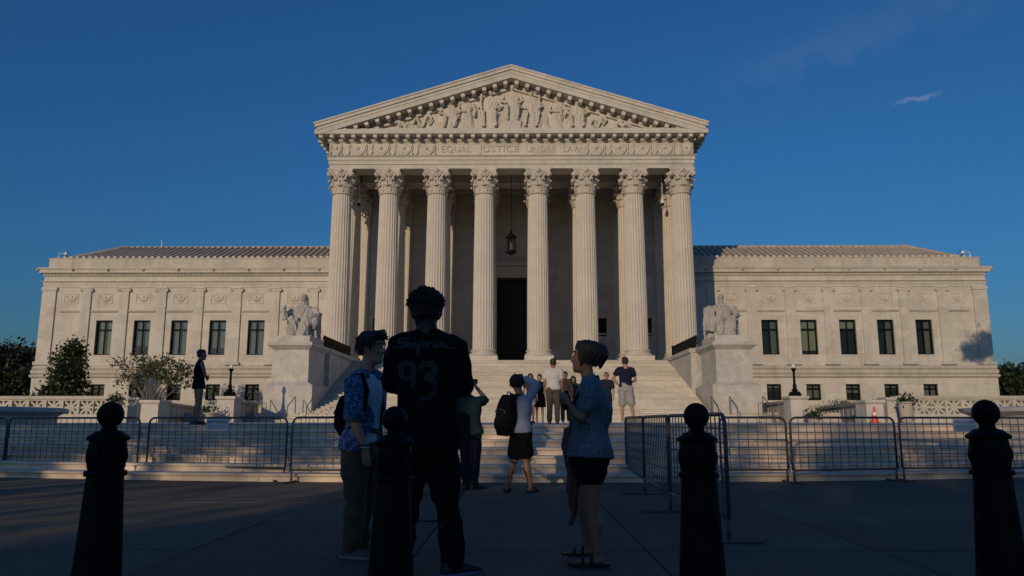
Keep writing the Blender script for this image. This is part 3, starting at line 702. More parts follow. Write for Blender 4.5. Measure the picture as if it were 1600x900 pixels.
    m.add([(e0, y0r + run, z0r + sl * run), (r1, y0r + run, z0r + sl * run), (r1, 104, z0r + sl * run), (e0, 104, z0r + sl * run)], [(0, 1, 2, 3)])
    m.add([(s_ * 15.42, 74.1, 15.9), (s_ * 45.3, 74.1, 15.9), (s_ * 45.3, 74.5, 16.7), (s_ * 15.42, 74.5, 16.7)], [(0, 1, 2, 3)])
    rf = m.build('wing_roof', roof_pan)
    px_ = .62; nrow = 47
    def rib_mesh(L):
        mm = MB(); n = 5
        ring0 = [(.15 * math.cos(math.pi * j / n), 0, .2 * math.sin(math.pi * j / n)) for j in range(n + 1)]
        mm.rings([[(x, 0, z) for (x, y, z) in ring0], [(x, L, z + sl * L) for (x, y, z) in ring0]], cap=False, closed=False)
        mm.add(ring0, [tuple(range(n, -1, -1))])
        return mm.mesh('tile_rib')
    full = rib_mesh(run); full.materials.append(roof_mat)
    anti = MB().prism([(-.17, -.05), (.17, -.05), (.15, .16), (0, .27), (-.15, .16)], -.06, .02, 'y').mesh('antefix'); anti.materials.append(marble_orn)
    for i in range(nrow):
        x = 15.8 + px_ * i
        L = run if x < 41.6 else max(.3, run * (44.9 - x) / 3.3)
        if L >= run - .01: me = full
        else: me = rib_mesh(L); me.materials.append(roof_mat)
        o = link('tile_rib', me, rf, loc=Vector((s_ * x, y0r, z0r + .02)) - COFF)
        link('antefix', anti, rf, loc=Vector((s_ * x, y0r - .08, z0r + .25)) - COFF)
    m = CB(); m.tube([(e1, y0r, z0r + .08), (r1, y0r + run, z0r + sl * run + .08)], .2, 8); m.tube([(e0, y0r + run, z0r + sl * run + .02), (r1, y0r + run, z0r + sl * run + .02)], .16, 8); m.build('ridge_tile', roof_mat, rf)
    # pilasters, panels, string course
    for x in PX:
        m = CB(); m.box(s_ * x - .47, s_ * x + .47, YWING - .16, YWING + .05, 6.75, 13.72); m.frustum((s_ * x - .72, s_ * x + .72, YWING - .46, YWING + .05), (s_ * x - .52, s_ * x + .52, YWING - .2, YWING + .05), 6.422, 6.75)
        p = m.build('wing_pilaster', marble)
        link('capital', volute_me, p, loc=Vector((s_ * x, YWING - .02, 13.66)) - COFF)
    m = CB(); bx(m, 44.7, 46.05, YWING - .16, YWING + .3, 6.75, 13.7); bx(m, 44.6, 46.12, YWING - .24, YWING + .3, 13.702, 14.02); bx(m, 44.5, 46.2, YWING - .3, YWING + .3, 6.422, 6.749)
    bx(m, 45.9, 46.05, YWING + .301, YWING + 1.6, 6.75, 13.7); m.build('corner_pilaster', marble)
    bays = [43.2] + [(PX[i] + PX[i + 1]) / 2 for i in range(6)]
    for i, x in enumerate(bays):
        w = 1.0 if i == 0 else 1.3
        m = CB(); m.box(s_ * x - w + .0, s_ * x + w, YWING - .14, YWING + .02, 11.66, 11.78); m.frustum((s_ * x - w, s_ * x + w, YWING - .0, YWING + .02), (s_ * x - w, s_ * x + w, YWING - .13, YWING + .02), 11.50, 11.658); m.build('string_course', marble_weath)
        cplace('relief_panel', relief_me, (s_ * x, YWING - .0, 12.92))
    for i, x in enumerate(WX):
        make_window(s_ * x, 7.4, 10.78, 1.6, YWING + .32, True, (s_, i)); make_window(s_ * x, 3.05, 4.58, 1.36, YWING + .08, False, None)
        m = CB(); m.box(s_ * x - .85, s_ * x + .85, YWING - .05, YWING + .25, 7.28, 7.398); m.build('sill', marble)
# --- lantern and floodlights in the porch
lan = empty('hanging_lantern', (0, 62.9, 23)); tag(lan, 'black iron lantern hanging on a long chain in front of the bronze doorway', 'lantern')
pz0, pz1 = at(798, 397, 62.9).z - 23, at(798, 370, 62.9).z - 23
MB().tube([(0, 0, 0), (0, 0, pz1 + .6)], .03, 6).build('chain', iron, lan)
m = MB().lathe([(.05, pz1 + .62), (.1, pz1 + .5), (.08, pz1 + .35), (.3, pz1 + .15), (.46, pz1), (.46, pz1 - .12), (.36, pz1 - .14)], 8); m.build('canopy', iron, lan)
m = MB()
for k in range(8):
    a = math.pi / 4 * k; m.tube([(.36 * math.cos(a), .36 * math.sin(a), pz1 - .1), (.36 * math.cos(a), .36 * math.sin(a), pz0 + .2)], .03, 5)
m.lathe([(.38, pz0 + .28), (.46, pz0 + .24), (.44, pz0 + .1), (.2, pz0 - .05), (.05, pz0 - .12)], 8); m.build('cage', iron, lan)
MB().lathe([(.30, pz0 + .25), (.30, pz1 - .13)], 8, cap=False).build('pane', glass, lan)
MB().lathe([(.07, pz0 + .3), (.08, pz0 + .9), (.05, pz0 + 1.0)], 8).build('candle_tube', white_m, lan)
for k, (u, side) in enumerate(((562, 'left'), (1034, 'right'))):
    p = at(u, 285, 62.5); q = at(u, 316, 62.5)
    fl = empty('pendant_floodlight', (p.x, 62.5, 22.2)); tag(fl, 'slim white pendant floodlight on a rod near the %smost porch columns' % side, 'light', 'porch floodlights')
    MB().tube([(0, 0, .6), (0, 0, q.z - 22.2 + .25)], .03, 6).build('rod', white_m, fl)
    MB().lathe([(.04, q.z - 22.2 + .3), (.12, q.z - 22.2 + .15), (.17, q.z - 22.2 - .1)], 12).build('shade', white_m, fl)
    MB().lathe([(.15, q.z - 22.2 - .1), (.13, q.z - 22.2 - .3)], 12).build('lens_housing', iron, fl)
# --- roof corner cameras and aerial
for s_, side in ((-1, 'left'), (1, 'right')):
    cb = empty('security_camera', (s_ * 45.0, 74.2, 16.96)); cb.scale = (.72, .72, .72); tag(cb, 'white dome security camera on the %s end of the roof parapet' % side, 'camera', 'roof cameras')
    MB().tube([(0, 0, 0), (0, 0, .75), (-s_ * .7, 0, .75), (-s_ * .78, 0, .95)], .045, 6).build('bracket', white_m, cb)
    MB().lathe([(.05, .95), (.16, .85), (.2, .6), (.2, .5)], 12, (-s_ * .98, 0, 0)).build('housing', white_m, cb)
    MB().ell((-s_ * .98, 0, .48), (.18, .18, .2), 12, 8).build('dome', iron, cb)
    MB().tube([(-s_ * .98, 0, .9), (-s_ * 1.2, 0, 1.1), (-s_ * 1.6, .1, .5), (-s_ * 1.75, .15, .2)], .03, 5).build('cable', iron, cb)
    MB().lathe([(.1, 0), (.12, .3), (.05, .36)], 8).build('mount', white_m, cb)
p = at(252, 388, 80.4)
ae = MB().tube([(p.x, 80.4, 18.7), (p.x, 80.4, at(252, 376, 80.4).z)], .035, 6).build('roof_aerial', white_m); tag(ae, 'thin white aerial rod on the left wing roof', 'aerial')
# ================================================================== main stairs, cheek blocks, statues
st = empty('main_staircase', (0, 46, PZ)); tag(st, 'broad pale marble staircase rising from the plaza to the columned porch', 'staircase')
NS = 34; r_ = (FL - PZ) / NS; tr_ = (59.6 - 45.3) / NS
for k in range(NS):
    w = 15.3 if k < 4 else 12.08; z1 = PZ + r_ * (k + 1); y0 = 45.3 + tr_ * k
    m = MB(); m.prism([(y0 - 46, z1 - r_ - .002 - PZ), (y0 - 46, z1 - .055 - PZ), (y0 - 46.06, z1 - .045 - PZ), (y0 - 46.06, z1 - PZ), (y0 - 46 + tr_ + .02, z1 - PZ), (y0 - 46 + tr_ + .02, z1 - r_ - .002 - PZ)], -w, w, 'x')
    m.build('step', step_stone, st)
cheeks = []
for s_, side in ((-1, 'left'), (1, 'right')):
    def px(u, v, Y, _s=s_): return at(u if _s < 0 else 1601 - u, v, Y).x
    YP = 46.9; z0 = PZ + r_ * 3 - .05
    ck = empty('stair_pedestal', (s_ * 13.4, YP, z0)); OFF = Vector((s_ * 13.4, YP, z0))
    tag(ck, 'massive veined marble block beside the stairs carrying the seated statue on the %s' % side, 'pedestal', 'stair pedestals')
    class KB(MB):
        def build(s, name, m, parent=None, smooth=False, angle=None, off=OFF, _ck=ck):
            s.v = [(p[0] - off.x, p[1] - off.y, p[2] - off.z) for p in s.v]; return MB.build(s, name, m, parent or _ck, smooth, angle)
    def fr(a, b, y0, y1, c, d, e0, e1, z0_, z1_, m):
        (a, b), (c, d) = sorted((a, b)), sorted((c, d)); m.frustum((a, b, y0, y1), (c, d, e0, e1), z0_, z1_)
    xi, xo = px(487, 620, YP), px(411, 620, YP)
    zt = at(450, 602, YP).z
    m = KB(); fr(xi, xo, YP, YP + 4.6, xi, xo, YP, YP + 4.6, z0, zt, m); m.build('base', marble_grey)
    di, do = px(482, 570, YP + .3), px(425, 570, YP + .3)
    m = KB(); fr(xi, xo, YP + .05, YP + 4.5, di, do, YP + .3, YP + 4.3, zt + .002, zt + .22, m); m.build('plinth_moulding', marble_grey)
    zc = at(450, 545, YP).z; zu = at(450, 534, YP).z
    m = KB(); fr(di, do, YP + .32, YP + 4.2, di, do, YP + .32, YP + 4.2, zt + .222, zc, m); m.build('die', marble_grey)
    ci, co = px(488, 540, YP), px(418, 540, YP)
    m = KB(); fr(di, do, YP + .25, YP + 4.3, ci, co, YP + .0, YP + 4.5, zc + .002, zc + .22, m); fr(ci, co, YP - .05, YP + 4.5, ci, co, YP - .05, YP + 4.5, zc + .222, zu, m); m.build('cap', marble_grey)
    ui, uo = px(484, 528, YP + .8), px(432, 528, YP + .8); zs = at(455, 524, YP + .8).z
    m = KB(); fr(ui, uo, YP + .8, YP + 4.2, ui, uo, YP + .85, YP + 4.2, zu + .002, zs, m); m.build('statue_plinth', marble_grey)
    a, b = sorted((s_ * 12.1, s_ * 14.7)); ZK = 5.9
    m = KB(); m.box(a, b, YP + 4.61, 59.9, z0 - .3, ZK - .28); 
    wi = s_ * 12.1
    m.build('cheek_wall', marble_grey)
    m = KB(); m.box(a - .12, b + .12, YP + 4.52, 60.0, ZK - .278, ZK - .05); m.box(a - .05, b + .05, YP + 4.52, 60.0, ZK - .05 + .002, ZK + .02); m.build('coping', marble_grey)
    # statue of a generic robed figure
    cx = (ui + uo) / 2 + s_ * -.0; sy = YP + 2.6
    mb = MB()
    def rg(cx_, cy_, cz_, a_, b_, n=18): return [(cx_ + a_ * math.cos(2 * math.pi * j / n), cy_ + b_ * math.sin(2 * math.pi * j / n), cz_) for j in range(n)]
    mb.box(cx - .98, cx + .98, sy - .1, sy + 1.2, zs - .02, zs + .95); mb.box(cx - .98, cx + .98, sy + .75, sy + 1.2, zs + .9, zs + 1.75)
    mb.rings([rg(cx, sy + .3, zs + .6, .72, .55), rg(cx, sy + .32, zs + 1.1, .62, .46), rg(cx, sy + .35, zs + 1.6, .64, .42), rg(cx, sy + .38, zs + 1.98, .70, .36), rg(cx, sy + .38, zs + 2.14, .5, .26), rg(cx, sy + .36, zs + 2.26, .18, .18), rg(cx, sy + .34, zs + 2.55, .14, .15)])
    for k in (-1, 1):
        mb.tube([(cx + k * .32, sy + .3, zs + 1.0), (cx + k * .40, sy - .55, zs + 1.08), (cx + k * .38, sy - .66, zs + .55), (cx + k * .36, sy - .6, zs + .12)], [.36, .34, .27, .26], 12)
        mb.ell((cx + k * .36, sy - .85, zs + .1), (.16, .34, .12), 10, 6)
    mb.rings([rg(cx, sy - .3, zs - .01, .8, .52), rg(cx, sy - .32, zs + .5, .66, .42), rg(cx, sy - .2, zs + 1.0, .6, .4)])
    if s_ < 0:
        mb.tube([(cx + .72, sy + .35, zs + 2.0), (cx + .95, sy + .1, zs + 1.5), (cx + .62, sy - .5, zs + 1.32)], [.24, .21, .13], 10)
        mb.tube([(cx - .72, sy + .35, zs + 2.0), (cx - .98, sy + .05, zs + 1.55), (cx - .98, sy - .45, zs + 1.6)], [.24, .2, .12], 10)
        mb.tube([(cx - .98, sy - .5, zs + 1.15), (cx - 1.0, sy - .5, zs + 1.75)], [.2, .13], 10).ell((cx - 1.0, sy - .5, zs + 1.95), (.11, .12, .15), 10, 6)
        mb.ell((cx + .9, sy - .05, zs + 1.0), (.33, .55, .42), 12, 8)
        mb.rings([rg(cx, sy + .44, zs + 2.12, .26, .16), rg(cx, sy + .42, zs + 2.62, .25, .22), rg(cx, sy + .36, zs + 2.90, .17, .18)])
    else:
        mb.tube([(cx + .72, sy + .35, zs + 2.0), (cx + .95, sy + .1, zs + 1.5), (cx + .55, sy - .55, zs + 1.35)], [.24, .21, .13], 10)
        mb.tube([(cx - .72, sy + .35, zs + 2.0), (cx - .95, sy + .05, zs + 1.5), (cx - .9, sy - .5, zs + 1.4)], [.24, .2, .13], 10)
        rot = Matrix.Rotation(.06, 3, 'Y')
        k0 = len(mb.v); mb.box(-.34, .34, -.12, .12, -.75, .75)
        for i in range(k0, len(mb.v)): mb.v[i] = tuple(rot @ Vector(mb.v[i]) + Vector((cx - 1.02, sy - .45, zs + 1.15)))
        mb.ell((cx, sy + .3, zs + 2.42), (.19, .2, .14), 10, 6)
    mb.ell((cx, sy + .26, zs + 2.70), (.19, .23, .27), 14, 10).ell((cx, sy + .04, zs + 2.68), (.04, .06, .06), 6, 4)
    me = remesh(mb, .026, 2, 'figure'); wrinkle(me, .036, 13, 5 + s_, (1.9, 1.9, .14), 10, zs + 2.25); wrinkle(me, .010, 34, 9 + s_, (1.5, 1.5, .25), 8, zs + 2.25)
    so = empty('seated_statue', (cx, sy, zs)); me.transform(Matrix.Translation((-cx, -sy, -zs))); link('figure', me, so, statue_m)
    tag(so, 'pale marble statue of a seated robed figure ' + ('holding a small figurine, left of the stairs' if s_ < 0 else 'with an upright tablet, right of the stairs'), 'statue')
    # iron railing on the cheek wall
    ra = empty('stair_railing', (s_ * 12.45, 51, ZK)); tag(ra, 'black iron railing on the cheek wall at the %s edge of the main stairs' % side, 'railing', 'stair railings')
    m = MB(); m.box(-.04, .04, .2, 8.2, .78, .86).box(-.03, .03, .2, 8.2, .08, .13).box(-.03, .03, .2, 8.2, .62, .66); m.build('rail', iron, ra)
    bar_me = MB().box(-.022, .022, -.022, .022, .13, .78).mesh('baluster'); bar_me.materials.append(iron)
    for k in range(66): link('baluster', bar_me, ra, loc=(0, .26 + k * .12, 0))
    MB().tube([(0, .2 - .28 * math.sin(t * .5), .45 + .32 * math.cos(t * .5) * (1 - t / 16)) for t in range(12)], .035, 6).build('scroll', iron, ra)
    MB().box(-.05, .05, 8.2, 8.3, .02, .95).build('post', iron, ra)
    pt = at(508 if s_ < 0 else 1093, 548, 58.5)
# ================================================================== balustrades, walls and lamp pedestals flanking the plaza
star_bar = None
def star_wall(name, label, p0, p1, zt, stars, thick=.4, mat=marble, group=None):
    """pierced balustrade from p0 to p1 (xy), openings with eight-spoke stone stars at the given distances along it"""
    p0, p1 = Vector(p0 + (0,)), Vector(p1 + (0,)); d = p1 - p0; L = d.length; ang = math.atan2(d.y, d.x)
    o = empty(name, (p0.x, p0.y, PZ), ang); tag(o, label, 'balustrade', group)
    h = zt - PZ; z0, z1 = .42, h - .24; hw = (z1 - z0) / 2
    m = MB(); wall_holes(m, 0, L, .02, z1 + .08, -thick / 2, thick / 2, [(q - hw, q + hw, z0, z1) for q in stars]); m.quad((0, thick / 2, .02), (0, thick / 2, z1 + .08), (0, -thick / 2, z1 + .08), (0, -thick / 2, .02))
    back = MB(); wall_holes(back, 0, L, .02, z1 + .08, thick / 2, thick / 2 - .001, [(q - hw, q + hw, z0, z1) for q in stars]); m.add(back.v, back.f)
    m.build('wall', mat, o)
    MB().box(-.05, L + .05, -thick / 2 - .08, thick / 2 + .08, h - .158, h).build('coping', marble_weath, o); MB().box(-.02, L + .02, -thick / 2 - .06, thick / 2 + .06, -.05, .25).build('base', mat, o)
    for q in stars:
        m = MB(); b = .055; t2 = thick * .3
        for k in range(4):
            a = math.pi / 4 * k; l = hw * (1.0 if k % 2 == 0 else 1.38); c, s = math.cos(a), math.sin(a)
            poly = [(q + c * l - s * b, (z0 + z1) / 2 + s * l + c * b), (q - c * l - s * b, (z0 + z1) / 2 - s * l + c * b), (q - c * l + s * b, (z0 + z1) / 2 - s * l - c * b), (q + c * l + s * b, (z0 + z1) / 2 + s * l - c * b)]
            m.prism(poly, -t2 + .003 * k, t2 - .003 * k, 'y')
        m.ell((q, 0, (z0 + z1) / 2), (.13, thick * .36, .13), 10, 6)
        m.build('star_grille', mat, o)
    return o
def pier(u0, u1, Y, s_, vt, name, label, depth=.9, group=None):
    a, b = at(u0, 640, Y).x, at(u1, 640, Y).x; z = at(800, vt, Y).z; x = (a + b) / 2; w = (b - a) / 2
    o = empty(name, (x, Y + depth / 2, PZ)); tag(o, label, 'pier', group); h = z - PZ; d = depth / 2
    MB().box(-w, w, -d, d, 0, h - .2).build('shaft', marble, o); MB().frustum((-w, w, -d, d), (-w - .08, w + .08, -d - .08, d + .08), h - .198, h - .12).build('moulding', marble, o); MB().box(-w - .08, w + .08, -d - .08, d + .08, h - .118, h).build('cap', marble, o)
    MB().box(-w - .05, w + .05, -d - .05, d + .05, -.02, .2).build('foot', marble, o)
    return o
def panel_wall(p0, p1, zt, label, s_, group, n=9):
    """solid parapet faced with narrow upright slabs"""
    p0, p1 = Vector(p0 + (0,)), Vector(p1 + (0,)); d = p1 - p0; L = d.length; ang = math.atan2(d.y, d.x)
    o = empty('parapet_wall', (p0.x, p0.y, PZ), ang); tag(o, label, 'wall', group); h = zt - PZ
    MB().box(0, L, -.2, .2, -.02, h - .15).build('wall', marble_weath, o); MB().box(-.05, L + .05, -.3, .3, h - .148, h).build('coping', marble_weath, o)
    w = L / n
    me = MB().box(-w * .42, w * .42, -.245, -.201, .2, h - .3).mesh('panel'); me.materials.append(marble_weath)
    me2 = MB().box(-w * .42, w * .42, .201, .245, .2, h - .3).mesh('panel'); me2.materials.append(marble_weath)
    for k in range(n): link('panel', me, o, loc=(w * (k + .5), 0, 0)); link('panel', me2, o, loc=(w * (k + .5), 0, 0))
    return o
def lamp_post(p, side):
    o = empty('lamp_standard', p); o.scale = (.68, .68, .84); tag(o, 'black ornamental lamp standard with white globe on the %s pedestal' % side, 'lamp', 'plaza lamp standards')
    MB().lathe([(.42, 0), (.42, .10), (.36, .14), (.3, .24), (.2, .3), (.24, .36), (.26, .42), (.16, .5), (.14, .62), (.18, .66), (.15, .72)], 16).build('base', iron, o, angle=.6)
    for k in range(4):
        a = math.pi / 2 * k + math.pi / 4; MB().tube([(.3 * math.cos(a), .3 * math.sin(a), .3), (.42 * math.cos(a), .42 * math.sin(a), .2), (.5 * math.cos(a), .5 * math.sin(a), .04), (.56 * math.cos(a), .56 * math.sin(a), .1)], [.06, .07, .06, .04], 6).build('claw_foot', iron, o)
    MB().lathe([(.11, .70), (.13, .78), (.10, .82), (.085, 1.55), (.11, 1.6), (.12, 1.66)], 14, rf=lambda a, z: 1 + .06 * math.cos(7 * a)).build('shaft', iron, o)
    MB().lathe([(.12, 1.66), (.2, 1.74), (.22, 1.80), (.12, 1.84)], 14).build('collar', iron, o)
    MB().ell((0, 0, 1.95), (.14, .14, .15), 14, 10).build('globe', white_m, o, smooth=True)
    return o
for s_, side in ((-1, 'left'), (1, 'right')):
    mu = (lambda u: u) if s_ < 0 else (lambda u: 1601 - u)
    Yb = 40.0; zt = at(100, 619, Yb).z
    xa, xb = at(mu(-120), 640, Yb).x, at(mu(203), 640, Yb).x
    st_px = [6, 32, 58.6, 85.3, 112, 137, 159, -20, -47]
    q = sorted(abs(at(mu(u), 640, Yb).x - min(xa, xb)) for u in st_px)
    star_wall('star_balustrade', 'pierced marble balustrade with a row of star openings on the %s of the plaza' % side, (min(xa, xb), Yb), (max(xa, xb), Yb), zt, q, group='star balustrades')
    u0, u1 = sorted((mu(199), mu(214))); pier(u0, u1, Yb - .45, s_, 621, 'balustrade_pier', 'slim marble pier closing the star balustrade on the %s' % side, .9, 'slim balustrade piers')
    u0, u1 = sorted((mu(220), mu(247))); pier(u0, u1, Yb - 2.2, s_, 625, 'corner_pier', 'broad marble corner pier at the near end of the %s parapet wall' % side, 1.2, 'broad corner piers')
    p0 = at(mu(243), 640, Yb - 1.4); p1 = at(mu(320), 640, 58)
    panel_wall((p0.x, p0.y), (p1.x, p1.y), at(800, 627, Yb - 1.5).z, 'long panelled parapet running back from the broad %s corner pier' % side, s_, 'panelled parapets', 12)
    u0, u1 = sorted((mu(338), mu(365))); lp = pier(u0, u1, 42, s_, 619, 'lamp_pedestal', 'square marble pedestal under the lamp standard on the %s' % side, 1.1, 'lamp pedestals')
    lamp_post((lp.location.x, lp.location.y, at(800, 619, 42).z), side)
    p0 = at(mu(362), 640, 43); p1 = at(mu(398), 640, 51)
    panel_wall((p0.x, p0.y), (p1.x, p1.y), at(800, 625, 43.2).z, 'short panelled wall behind the %s lamp pedestal' % side, s_, 'lamp pedestal walls', 8)
    xa, xb = sorted((s_ * 15.4, s_ * 24.5))
    star_wall('rear_balustrade', 'distant star balustrade between the parapets on the %s, near the wing' % side, (xa, 60.2), (xb, 60.2), at(800, 632, 60).z, [.8 + .95 * k for k in range(9)], group='rear balustrades')
    # fountain basin
    ux = at(mu(116), 650, 20).x; fo = empty('fountain_basin', (ux + s_ * 7.6, 22.5, PZ)); tag(fo, 'low round grey marble fountain basin at the %s edge of the plaza' % side, 'fountain', 'fountain basins')
    MB().lathe([(4.9, 0), (4.9, .22), (5.05, .30), (5.2, .34), (5.2, .44), (5.1, .47), (4.6, .47), (4.55, .40), (4.5, .2), (0.01, .2)], 72).build('rim', marble_grey, fo, angle=.5)
    MB().lathe([(4.52, .33), (.01, .331)], 48, cap=False).build('water', mat_plain('fountain_water_' + side, (.02, .03, .035), .05), fo)
    MB().lathe([(.3, .2), (.25, .5), (.9, .62), (1.0, .72), (.9, .74), (.1, .66)], 24).build('jet_bowl', marble_grey, fo, angle=.6)
# ================================================================== plants
def crown_mesh(blobs, n, size, seed, shell=.55, droop=.2, elong=1.9):
    r = np.random.default_rng(seed); vol = np.array([b[1][0] * b[1][1] * b[1][2] for b in blobs]) ** .67; pr = vol / vol.sum()
    idx = r.choice(len(blobs), n, p=pr); c = np.array([b[0] for b in blobs])[idx]; rad = np.array([b[1] for b in blobs])[idx]
    d = r.normal(size=(n, 3)); d /= np.linalg.norm(d, axis=1)[:, None]
    lump = 1 + .18 * np.sin(d[:, 0] * 5 + idx) + .15 * np.sin(d[:, 2] * 7 + idx * 2) + .12 * np.sin(d[:, 1] * 9 + idx)
    p = c + d * rad * (shell + (1 - shell) * r.random(n) ** .6)[:, None] * lump[:, None]
    # gather into sprigs so the outline breaks up
    k = max(1, n // 9); cen = p[:k]; p = cen[r.integers(0, k, n)] + r.normal(size=(n, 3)) * size * 1.5
    a = r.normal(size=(n, 3)) + d * .8; a[:, 2] -= droop; a /= np.linalg.norm(a, axis=1)[:, None]
    b = np.cross(a, r.normal(size=(n, 3))); b /= np.linalg.norm(b, axis=1)[:, None]
    s = size * r.uniform(.6, 1.3, n)[:, None]
    v = np.stack([p - a * s * elong * .5, p + b * s * .5, p + a * s * elong * .5 + np.cross(a, b) * s * .15, p - b * s * .5], 1).reshape(-1, 3)
    me = bpy.data.meshes.new('crown'); me.vertices.add(4 * n); me.vertices.foreach_set('co', v.astype('f').ravel())
    me.loops.add(4 * n); me.loops.foreach_set('vertex_index', np.arange(4 * n, dtype='i')); me.polygons.add(n)
    me.polygons.foreach_set('loop_start', np.arange(0, 4 * n, 4, dtype='i')); me.update(calc_edges=True); me.validate()
    return me
def trunk_mb(limbs):
    m = MB()
    for pts, r0, r1 in limbs:
        k = len(pts); m.tube(pts, [r0 + (r1 - r0) * i / (k - 1) for i in range(k)], 8)
    return m
def tree(name, label, loc, blobs, n, size, leafm, barkm, limbs, seed, group=None, droop=.2, shell=.55, cat='tree', elong=1.9):
    o = empty(name, loc); tag(o, label, cat, group)
    trunk_mb(limbs).build('trunk', barkm, o, smooth=True)
    link('crown', crown_mesh(blobs, n, size, seed, shell, droop, elong), o, leafm)
    return o
# broad dark magnolia in front of the left wing
Ym = 66.0; b0 = at(104, 625, Ym); sc = (at(155, 600, Ym).x - at(58, 600, Ym).x)
ztop = at(104, 533, Ym).z - 1.5
bl = []
for k in range(34):
    t = rs.random(); z = .5 + t * (ztop - 1.0); rr = sc * .62 * (1 - t * .80) * .9; a = rs.uniform(0, 6.28); q = rs.uniform(.2, .9)
    s = sc * (.17 - .06 * t); bl.append(((rr * q * math.cos(a), rr * q * math.sin(a), z), (s, s, s * .85)))
bl.append(((0.15, 0, ztop - .7), (.5, .5, .75)))
bl += [((rs.uniform(-.55, .55) * sc, rs.uniform(-.3, .3) * sc, rs.uniform(.4, 1.3)), (sc * .13, sc * .13, sc * .1)) for _ in range(10)]
tree('magnolia_tree', 'dense dark conical magnolia tree at the left end of the left wing', (b0.x, Ym, 1.5), bl, 11000, .17, leaf_dark, bark, [([(0, 0, -.1), (0.05, 0, 1.5), (0, 0, ztop * .8)], .18, .04)] + [([(0, 0, .5 + .5 * k), (math.cos(k * 2.4) * 1.6, math.sin(k * 2.4) * 1.6, 1.0 + .55 * k)], .07, .02) for k in range(6)], 11)
Yq = 64.0; b0 = at(236, 625, Yq); sc = at(292, 600, Yq).x - at(178, 600, Yq).x; ztop = at(230, 538, Yq).z - 1.5
bl = []; limbs = []
for k in range(24):
    a = k * 2.4 + rs.uniform(-.3, .3); q = math.sqrt((k + .5) / 24); x, y = sc * .5 * q * math.cos(a), sc * .4 * q * math.sin(a)
    z = ztop * rs.uniform(.66, .88) * (1 - .32 * q * q)
    limbs.append(([(rs.uniform(-.35, .35), rs.uniform(-.3, .3), -.1), (x * .35, y * .35, z * .45), (x * .8, y * .8, z * .85), (x, y, z)], .055, .012))
    for j in range(3):
        bl.append(((x + rs.uniform(-.5, .5), y + rs.uniform(-.4, .4), z + rs.uniform(-.5, .35)), (.55, .5, .42)))
tree('crape_myrtle', 'airy multi-stemmed small tree with sparse light leaves before the left wing windows', (b0.x, Yq, 1.5), bl, 2500, .135, leaf_lite, bark_lite, limbs, 12, shell=.2)
# far trees beyond both ends of the building
k = 0
for (u, vt, Y, w, lab) in [(12, 538, 118, 6.5, 'dark leafy tree far behind the left end of the building, at the picture edge'), (44, 546, 126, 4.2, 'smaller dark tree tucked against the left corner of the building'), (1580, 577, 118, 4.5, 'dark leafy tree beyond the right end of the building'), (1603, 574, 124, 5, 'larger dark tree cut off by the right edge of the picture')]:
    p = at(u, vt, Y); h = p.z - 1.0; bl = [((rs.uniform(-.75, .75) * w, rs.uniform(-.7, .7) * w, h * rs.uniform(.15, .88)), (w * .36, w * .36, h * .14)) for _ in range(26)]
    bl = [b for b in bl]
    bl.append(((0, 0, h * .9), (w * .3, w * .3, h * .1)))
    tree('far_tree', lab or 'dark tree standing just outside the picture behind the building', (p.x, Y, 1.0), bl, 7000, .42, leaf_far, bark, [([(0, 0, 0), (.2, 0, h * .45), (0, 0, h * .8)], .4, .1)] + [([(0, 0, h * .3), (math.cos(q * 2) * w * .6, math.sin(q * 2) * w * .6, h * .6)], .16, .04) for q in range(5)], 20 + k, 'far trees')
    k += 1
# planters, hedge
def planter(u, vt, vb, Y, label, n, seed, pot_h=.5, spread=.45):
    p = at(u, vb, Y); ph = at(u, vt, Y).z
    o = empty('planter', (p.x, Y, PZ)); tag(o, label, 'planter'); top = pot_h
    MB().lathe([(.26, 0), (.28, .06), (.3, .1), (.36, top - .1), (.42, top - .05), (.42, top), (.34, top), (.32, top - .08), (.01, top - .08)], 20).build('pot', marble_weath, o, angle=.6)
    h = max(.3, ph - PZ - top)
    link('foliage', crown_mesh([((0, 0, top + h * .45), (spread, spread, h * .5)), ((.15, 0, top + h * .2), (spread, spread, h * .35))], n, .09, seed, .3), o, leaf_dark)
planter(177, 624, 655, 38.4, 'stone planter with a small dark shrub before the left balustrade', 220, 31, 1.0, .32)
planter(1417, 625, 655, 38.4, 'stone planter with a leafy shrub beside the right star balustrade', 230, 32, 1.0, .33)
planter(327, 636, 655, 41, 'pale stone pot of straggly plants left of the lamp pedestal', 120, 33, .5, .25)
planter(1271, 644, 655, 41, 'small pot of greenery just right of the lamp pedestal', 220, 34, .3, .3)
o = empty('clipped_hedge', (at(1336, 640, 55).x, 55, 1.5)); tag(o, 'low clipped green hedge behind the right panelled parapet', 'hedge')
link('foliage', crown_mesh([((-1.6 + .4 * i, 0, .5), (.5, .6, .42)) for i in range(9)], 3000, .08, 35, .4), o, leaf_lite); trunk_mb([([(-1.2 + .8 * i, 0, -.1), (-1.2 + .8 * i, 0, .5)], .05, .02) for i in range(4)]).build('stems', bark, o)
